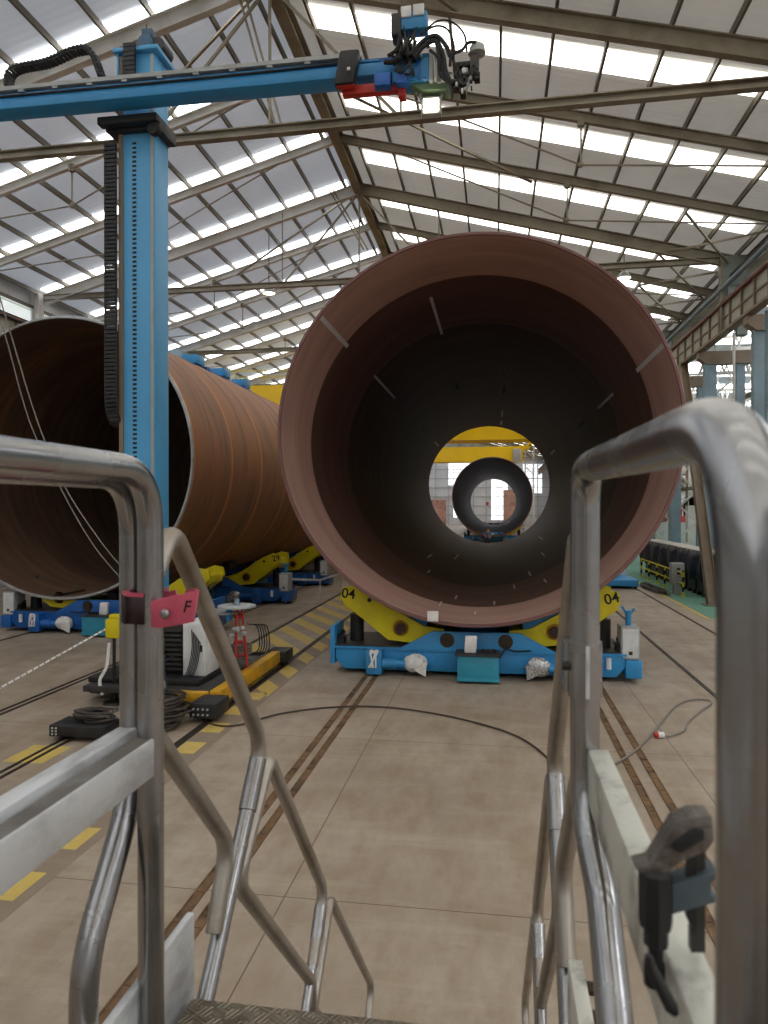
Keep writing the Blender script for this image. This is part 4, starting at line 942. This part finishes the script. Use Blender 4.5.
#PART3
# ------------------------------------------------------------------ overhead cranes
def crane(y, label, xa=XL+1.1, xb=8.8, z0=10.0):
    t = thing('overhead_crane', (0, y, 11.56), label, 'crane')
    MB().box((xa+.4, y-.45, z0), (xb-.9, y+.45, 11.55)).build('girder', CRANEY, t)
    MB().box((xa+.4, y+1.6, z0), (xb-.9, y+2.4, 11.55)).build('girder', CRANEY, t)
    for x in (xa, xb):
        m = MB().box((x-.22, y-1.2, 11.7), (x+.22, y+3.2, 12.1)); m.build('end_carriage', CRANEY, t, bevel=.02)
        s = 1 if x < 0 else -1
        m = MB().box((x, y-.4, 11.2), (x+s*1.4, y+.4, 11.69)); m.box((x, y+1.6, 11.2), (x+s*1.4, y+2.4, 11.69)); m.build('girder_head', CRANEY, t)
        for yy in (y-.9, y+2.9): MB().cyl((x-.08, yy, 11.72), (x+.08, yy, 11.72), .155).build('wheel', PINM, t)
    h = MB().box((-9.6, y-.6, 11.56), (-7.6, y+2.6, 11.9)); h.cyl((-8.6, y+.1, 12.2), (-8.6, y+1.9, 12.2), .35); h.box((-9.4, y+.4, 11.9), (-9.0, y+1.6, 12.6)); h.build('hoist_trolley', CRANEY, t)
    m = MB()
    for q in range(14): x = xa+1+q*2; m.tube([(x, y-.6, 11.55), (x, y-.6, 12.5)], .03, 6)
    m.tube([(xa+1, y-.6, 12.5), (xb-1, y-.6, 12.5)], .03, 6); m.tube([(xa+1, y-.6, 12.05), (xb-1, y-.6, 12.05)], .03, 6); m.build('handrail', YELL, t)
    m = MB().box((xb-2.2, y-1.0, 9.6), (xb-1.2, y-.5, 11.2)); m.cyl((xb-1.7, y-.75, 9.3), (xb-1.7, y-.75, 9.6), .3); m.build('cable_reel', GREYP, t, bevel=.05)
    return t
crane(56, 'yellow overhead crane crossing just beyond the far end of the big brown pipe', z0=8.7)
crane(96, 'farthest yellow overhead crane, above the distant pipe ring', xb=4.5, z0=9.6)
crane(46, 'yellow overhead crane glimpsed above the rusty pipe')
mast_later = True
# blue welding gantry riding behind the rusty pipe crown
bg = thing('pipe_gantry', (-17, 33.5, 0), 'blue gantry beam running along above the crown of the rusty pipe', 'gantry')
for y in (31.5, 36.5):
    MB().box((-17.4, y-.25, .3), (-16.9, y+.25, 9.6)).build('leg', BLUED, bg); MB().box((-17.6, y-.7, .02), (-16.7, y+.7, .3)).build('foot', BLACK, bg)
    MB().box((-17.4, y-.2, 9.6), (-13.0, y+.2, 9.95)).build('cross_arm', BLUED, bg)
MB().box((-13.7, 30.4, 9.5), (-13.2, 38, 9.95)).build('beam', BLUED, bg, bevel=.02)
for y in (30.4, 33.6, 36.6): MB().box((-13.85, y, 9.95), (-13.1, y+.9, 10.35)).build('drive_unit', BLUE, bg, bevel=.03)
# ------------------------------------------------------------------ high bay lamps
for k, (x, y, z, lab) in enumerate([(-9.97, 31.0, 13.2, 'lit high bay lamp hanging on the tie beam left of the big pipe crown'), (5.3, 31.2, 13.2, 'lit high bay lamp on the tie beam right above the big pipe'),
                                    (8.0, 40, 12.1, 'lit lamp near the eave above the runway girder'), (8.05, 46, 11.9, 'lit lamp farther along the eave above the runway girder'), (4.5, 56, 13.0, 'lit high bay lamp far down the right roof slope')]):
    l = thing('high_bay_lamp', (x, y, z), lab, 'lamp', 'lit high bay lamps')
    MB().lathe([(0, .14), (.12, .14), (.3, -.1), (.3, -.14), (.27, -.14), (.1, .08), (0, .08)], (x, y, z), 'Z', 20).build('reflector', GREYP, l)
    MB().lathe([(0, -.13), (.26, -.13), (.26, -.11), (0, -.11)], (x, y, z), 'Z', 20).build('diffuser', LAMPE, l)
    MB().tube([(x, y, z+.14), (x, y, zr(x)-.25)], .02, 6).build('hanger', PINM, l)
# ------------------------------------------------------------------ right-hand bay clutter
bc_ = thing('rail_cart', (5.1, 33, 0), 'low blue cart with dark navy box on the floor rails beyond the 04 cradle', 'cart')
MB().box((4.0, 32.2, .12), (6.1, 35.4, .4)).build('bed', BLUE, bc_, bevel=.03)
MB().box((4.3, 33.2, .4), (5.3, 34.6, 1.5)).build('machine_box', BLUED, bc_, bevel=.03)
for x in (4.05, 6.05):
    for y in (32.7, 34.9): MB().cyl((x-.05, y, .13), (x+.05, y, .13), .12).build('wheel', PINM, bc_)
gc = thing('gas_cylinder', (5.8, 34.5, .4), 'pale upright tank standing on the blue rail cart', 'tank')
MB().lathe([(0, .4), (.24, .4), (.26, .5), (.26, 1.7), (.2, 1.9), (.06, 1.98), (.06, 2.1), (0, 2.1)], (5.75, 34.6, 0), 'Z', 24).build('body', WHITE, gc)
MB().cyl((5.75, 34.6, 2.1), (5.75, 34.6, 2.2), .09).build('valve', PINM, gc)
# tarpaulin covered stack
ts = thing('covered_stack', (9.0, 33, 0), 'long stack under pale-topped black tarpaulin behind the yellow barrier', 'stack')
m = MB(); n_ = 64; vs = []
for k in range(n_+1):
    y = 29.4+11.8*k/n_
    for (x, z) in ((7.95, .62), (7.9, 1.0), (7.93, 1.5), (8.05, 1.78)):
        wv = .09*math.sin(y*3.6)*(1 if z < 1.7 else .2)+.05*math.sin(y*9+z*4); vs.append((x+wv, y, z+(.03*math.sin(y*5) if z < .7 else 0)))
m.add(vs, [(4*k+j, 4*k+4+j, 4*k+5+j, 4*k+1+j) for k in range(n_) for j in range(3)]); o = m.build('tarpaulin', TARP, ts); md = o.modifiers.new('solid', 'SOLIDIFY'); md.thickness = .02; md.offset = -1
m = MB().box((8.06, 29.4, 1.7), (8.9, 41.2, 1.8)); m.build('top_sheet', SHEETG, ts, bevel=.04)
for k in range(8):
    y = 29.6+1.44*k; w = MB().box((8.1, y, 0.16), (8.85, y+1.2, 1.68)).build('crate', BLACK, ts); MB().box((8.05, y+.1, 0), (8.85, y+.3, .16)).build('skid', PINM, w); MB().box((8.05, y+.9, 0), (8.85, y+1.1, .16)).build('skid', PINM, w)
# barrier with yellow-black posts
br = thing('safety_barrier', (7.4, 34, 0), 'low yellow and black post barrier beside the green floor', 'barrier')
SP = NT('yellow_black_bands'); z_ = SP.n('ShaderNodeSeparateXYZ'); SP.l(geo(SP), z_.inputs[0]); mm = SP.n('ShaderNodeMath'); mm.operation = 'MULTIPLY'; SP.l(z_.outputs['Z'], mm.inputs[0]); mm.inputs[1].default_value = 2.6
m3 = SP.n('ShaderNodeMath'); m3.operation = 'FRACT'; SP.l(mm.outputs[0], m3.inputs[0]); cr = ramp(SP, m3.outputs[0], [(.5, (225, 205, 30)), (.51, (30, 30, 30))]); SP.l(cr, SP.b.inputs['Base Color'])
ys = [29.9, 31.4, 33.0, 34.6, 36.3, 38.1]
for i, y in enumerate(ys): m = MB().cyl((7.35, y, 0), (7.35, y, 1.02), .045, seg=12); m.cyl((7.35, y, 0), (7.35, y, .02), .12); m.build('post', SP.m, br)
for z in (.5, .92): MB().tube([(7.35, ys[0], z), (7.35, ys[-1], z)], .028, 8).build('rail', YELL, br)
eb = thing('switch_cabinet', (7.55, 30.6, 0), 'grey upright switch cabinet on a pedestal by the yellow barrier', 'cabinet')
e0, e1 = py(671, 563, 30.6), py(684, 589, 30.6)
MB().box((e0.x, 30.5, .42), (e1.x, 30.9, e0.z)).build('housing', GREYP, eb, bevel=.015); MB().box((e0.x+.12, 30.6, 0), (e1.x-.12, 30.85, .42)).build('pedestal', GREYP, eb)
m = MB()
for z in (.82, 1.0): m.box((e0.x+.2, 30.485, z), (e0.x+.33, 30.5, z+.08))
m.build('label_plate', INK, eb); MB().cyl((e1.x-.12, 30.47, .5), (e1.x-.12, 30.5, .5), .04).build('switch_knob', BLUED, eb)
heap('cable_heap', (6.75, 32.5), .35, 2.2, .05, 14, 'dark cables strewn on the floor beside the green paint', 9, .025)
# white low wall band behind the stack
struct('bay_divider', MB().box((9, 47, 1.2), (XR-1, 47.3, 2.6)), WHITE)
m = MB()
for k in range(8): m.box((9.0+k*1.8, 47.05, 0), (9.2+k*1.8, 47.25, 1.2))
struct('divider_post', m, GREYP)
# red machine
rm = thing('red_machine', (11.8, 48.9, 0), 'red machine with black cables behind the white bay divider', 'machine')
MB().box((11.0, 48.2, .02), (12.6, 49.6, 3.0)).build('frame', RED, rm, bevel=.06); MB().box((11.1, 48.2, 3.0), (11.8, 49.2, 3.7)).build('motor_cover', RED, rm, bevel=.08)
MB().cyl((12.2, 48.6, 3.0), (12.2, 48.6, 4.0), .25).build('motor', BLACK, rm)
for k in range(4): MB().tube(smooth([(11.8, 48.3, 3.4), (12.3+.1*k, 48.0, 4.0-.2*k), (12.7, 48.1, 3.0), (12.6, 48.4, 2.0)]), .06, 8).build('hose', RUBBER, rm)
# lattice masts
def mast(x, y, w, h, label, mat=STRUCT):
    t = thing('lattice_mast', (x, y, 0), label, 'mast'); 
    for sx in (-1, 1):
        for sy in (-1, 1): MB().box((x+sx*w/2-.06, y+sy*w/2-.06, 0), (x+sx*w/2+.06, y+sy*w/2+.06, h)).build('chord', mat, t)
    m = MB(); z = .2; s = 1
    while z < h-w:
        for sy in (-1, 1): m.beam((x-s*w/2, y+sy*w/2, z), (x+s*w/2, y+sy*w/2, z+w), .06, .06)
        for sx in (-1, 1): m.beam((x+sx*w/2, y-s*w/2, z), (x+sx*w/2, y+s*w/2, z+w), .06, .06)
        z += w; s = -s
    m.build('lattice', mat, t); return t
mast(12.2, 50.5, 1.3, 11, 'pale lattice mast rising behind the white divider at right')
mast(6.3, 66, 1.5, 13, 'tall lattice tower seen through the big pipe bore, right of the distant ring', DARKG)
mast(7.8, 70, 1.6, 13, 'second lattice tower seen through the big pipe bore at far right', DARKG)
mast(4.5, 97, 1.1, 11.6, 'lattice tower carrying the right end of the farthest yellow crane')
mast(14.5, 60, 1.6, 12, 'lattice mast deep in the side bay behind the blue columns')
mast(13.0, 36, 1.1, 12, 'lattice mast in the side bay between the blue columns')
# orange hoist hook block + beam crane in side bay
oc = thing('bay_crane', (12.5, 44.5, 9), 'yellow girder crane in the side bay with orange cab', 'crane')
MB().box((XE+.6, 44, 6.2), (XR-1, 44.8, 6.9)).build('girder', CRANEY, oc)
MB().box((10.1, 43.4, 5.0), (10.6, 44.6, 6.2)).build('cab', ORANGE, oc, bevel=.05); MB().box((10.18, 43.36, 5.5), (10.52, 43.399, 6.1)).build('cab_window', INK, oc)
m = MB()
for x in (11.4, 11.7): m.tube([(x, 44.4, 6.3), (x, 44.4, 4.2)], .03, 6)
m.build('hoist_rope', PINM, oc); MB().box((11.1, 44.1, 3.6), (12.0, 44.7, 4.2)).build('hook_block', BLACK, oc, bevel=.05)
for x in (XE+1.6, XR-1.4): MB().box((x-.2, 44.1, 0), (x+.2, 44.7, 6.3)).build('post', STRUCT, oc)
MB().box((9.6, 51.5, 3.6), (18, 52, 5.0)).build('sill', SHEETG, oc) if False else None
# storage racks in the bay
random.seed(21)
RACKM = [STRUCT, SHEETG, COLB, BROWNB, WHITE]
for k, (x, y) in enumerate([(16.5, 24), (16.5, 32), (17.5, 38.2), (16.0, 54), (15.0, 66)]):
    t = thing('storage_rack', (x, y, 0), ['nearest tall storage rack in the side bay', 'second storage rack in the side bay', 'middle storage rack in the side bay', 'storage rack far back in the side bay', 'farthest storage rack in the side bay'][k], 'rack', 'storage racks in the side bay')
    for sx in (-1.6, 1.6):
        for sy in (-2.5, 0, 2.5): MB().box((x+sx-.07, y+sy-.07, 0), (x+sx+.07, y+sy+.07, 9)).build('upright', COLB if k % 2 else STRUCT, t)
    for z in (1.6, 3.2, 4.8, 6.4, 8.0): MB().box((x-1.7, y-2.6, z), (x+1.7, y+2.6, z+.12)).build('shelf', GREYP, t)
    m = MB()
    for z in range(5): m.beam((x-1.65, y-2.5, z*1.6+.2), (x-1.65, y+2.5, z*1.6+1.5), .06, .06)
    m.build('bracing', STRUCTD, t)
    for z in (1.72, 3.32, 4.92, 6.52):
        for q in range(3):
            if random.random() < .75: c = random.choice(RACKM); h = random.uniform(.5, 1.2); MB().box((x-1.5, y-2.3+q*1.7, z), (x+1.2, y-2.3+q*1.7+random.uniform(.9, 1.4), z+h)).build('load', c, t, bevel=.03)
# vertical service pipes and cable ladder on the bay columns
for k, (x, y, r, mat) in enumerate([(9.15, 26.2, .09, COLB), (9.2, 22.4, .07, WHITE), (9.25, 21.4, .06, GREYP), (9.0, 29.2, .05, STRUCT)]):
    struct('service_pipe', MB().tube([(x, y, 0), (x, y, 10.2)], r, 10), mat)
for k in range(14):
    y = 16.5+6*k; t = MB(); t.box((10.7, y-.06, 10.6), (XR-.1, y+.06, 10.75)); t.box((10.7, y-.06, 12.5), (XR-.1, y+.06, 12.65))
    for q in range(11):
        x = 10.8+1.2*q; t.beam((x, y, 10.7), (x+.6, y, 12.55), .08, .08); t.beam((x+.6, y, 12.55), (x+1.2, y, 10.7), .08, .08)
    struct('bay_truss', t, STRUCT)
# diagonal conveyor / stair trusses between columns
for k, (y0, y1, z0, z1) in enumerate([(30, 40, 8.6, 6.2), (34, 46, 5.0, 7.8), (24, 32, 6.0, 8.4)]):
    struct('bay_brace', MB().tube([(11.2, y0, z0), (11.2, y1, z1)], .14, 8), DARKG)
for k, z in enumerate((8.4, 6.6, 4.6)):
    struct('bay_brace', MB().beam((10.9, YN, z), (10.9, 80, z), .12, .2), STRUCTD)
# red sign far away
sg = MB().cyl((-1.6, YF-.16, 4.4), (-1.6, YF-.125, 4.4), .35, seg=24); tag(sg.build('wall_sign', SIGNR), 'small red round sign on the far gable wall', 'sign')
# ------------------------------------------------------------------ person by the distant ring
def skin(name, verts, edges, radii, mat, par, sub=1, root=0):
    o0 = origin_of(par); me = bpy.data.meshes.new(name); me.from_pydata([tuple(V(v)-o0) for v in verts], edges, []); ob = bpy.data.objects.new(name, me); COL.objects.link(ob)
    md = ob.modifiers.new('s', 'SKIN'); md.use_smooth_shade = True
    for i, d in enumerate(me.skin_vertices[0].data): r = radii[i]; d.radius = r if isinstance(r, tuple) else (r, r); d.use_root = (i == root)
    ob.modifiers.new('u', 'SUBSURF').levels = sub; ob.modifiers['u'].render_levels = sub
    dg = bpy.context.evaluated_depsgraph_get(); dg.update(); me2 = bpy.data.meshes.new_from_object(ob.evaluated_get(dg)); me2.name = name
    bpy.data.objects.remove(ob); me2.materials.clear(); me2.materials.append(mat); o = bpy.data.objects.new(name, me2); COL.objects.link(o); o.parent = par; me2.shade_smooth(); return o
bx_, by_ = -.62, 63.5
pr = thing('person', (bx_, by_, 0), 'person in grey blue jacket and dark trousers standing beyond the big pipe bore', 'person')
def B(x, y, z): return (bx_+x, by_+y, z)
bv = [B(0, 0, .95), B(0, 0, 1.1), B(0, .01, 1.28), B(0, .01, 1.42), B(0, 0, 1.5), B(0, -.01, 1.56), B(0, -.01, 1.66), B(0, -.0, 1.74),
      B(.17, .01, 1.4), B(.22, 0, 1.15), B(.2, -.14, .95), B(-.17, .01, 1.4), B(-.23, -.03, 1.16), B(-.2, -.22, 1.06),
      B(.1, 0, .9), B(.11, -.01, .5), B(.12, .02, .1), B(.13, -.12, .05), B(-.1, 0, .9), B(-.13, -.03, .5), B(-.15, .03, .1), B(-.17, -.11, .05), B(0, -.1, 1.63)]
be = [(0, 1), (1, 2), (2, 3), (3, 4), (4, 5), (5, 6), (6, 7), (3, 8), (8, 9), (9, 10), (3, 11), (11, 12), (12, 13), (0, 14), (14, 15), (15, 16), (16, 17), (0, 18), (18, 19), (19, 20), (20, 21), (6, 22)]
brd = [.13, .12, .14, .12, .06, .095, .135, .11, .06, .045, .035, .06, .045, .035, .09, .065, .045, .04, .09, .065, .045, .04, .02]
hv, he = [], []
for (hx, hy, hz, sx) in ((.2, -.14, .95, 1), (-.2, -.22, 1.06, -1)):
    hi = 10 if sx > 0 else 13
    for q in range(5):
        n0 = len(bv); off = (q-2)*.018; ln = (.07, .085, .095, .088, .07)[q] if q else .06
        bv += [B(hx+off*.6, hy-.05, hz-.03), B(hx+off, hy-.05-ln*.5, hz-.05), B(hx+off, hy-.05-ln, hz-.085)]; be += [(hi, n0), (n0, n0+1), (n0+1, n0+2)]; brd += [.012, .009, .008]
skin('body', bv, be, brd, SKIN, pr)
skin('jacket', [B(0, 0, .86), B(0, 0, 1.0), B(0, 0, 1.12), B(0, .01, 1.28), B(0, .01, 1.44), B(.18, .01, 1.41), B(.22, 0, 1.15), B(.205, -.11, .99), B(-.18, .01, 1.41), B(-.23, -.03, 1.16), B(-.205, -.18, 1.08)],
     [(0, 1), (1, 2), (2, 3), (3, 4), (4, 5), (5, 6), (6, 7), (4, 8), (8, 9), (9, 10)], [(.2, .16), (.19, .155), (.175, .15), (.2, .165), .13, .085, .07, .058, .085, .07, .058], M('grey_blue_jacket', (84, 92, 112), .8), pr)
for sx, fx in ((1, .12), (-1, -.15)):
    skin('trouser_leg', [B(sx*.07, 0, .98), B(sx*.095, 0, .85), B(fx*.95, -.01, .5), B(fx, .02, .03)], [(0, 1), (1, 2), (2, 3)], [.13, .125, .1, .085], NAVY, pr)
    MB().ball(B(fx+sx*.01, -.06, .05), .06, 12, (.85, 2.1, .82)).build('shoe', BLACK, pr)
m = MB().ball(B(0, .02, 1.69), .118, 16, (.95, 1.05, .95)); m.v = [V(p.x, p.y, max(p.z, 1.70 if p.y < by_+.0 else 1.6)) for p in m.v]; m.build('hair', HAIR, pr)
m = MB()
for s in (-1, 1): MB().ball(B(s*.035, -.098, 1.66), .012, 8).build('eye', INK, pr); MB().ball(B(s*.098, .01, 1.645), .03, 8, (.4, .7, 1)).build('ear', SKIN, pr)
MB().beam(B(-.028, -.1, 1.595), B(.028, -.1, 1.595), .012, .01).build('mouth', M('lips', (150, 90, 80), .6), pr)
# ------------------------------------------------------------------ outside light
w = bpy.data.worlds.new('world'); S.world = w; w.use_nodes = True
bgd = w.node_tree.nodes['Background']; bgd.inputs[0].default_value = (.92, .96, 1, 1); bgd.inputs[1].default_value = 1.25
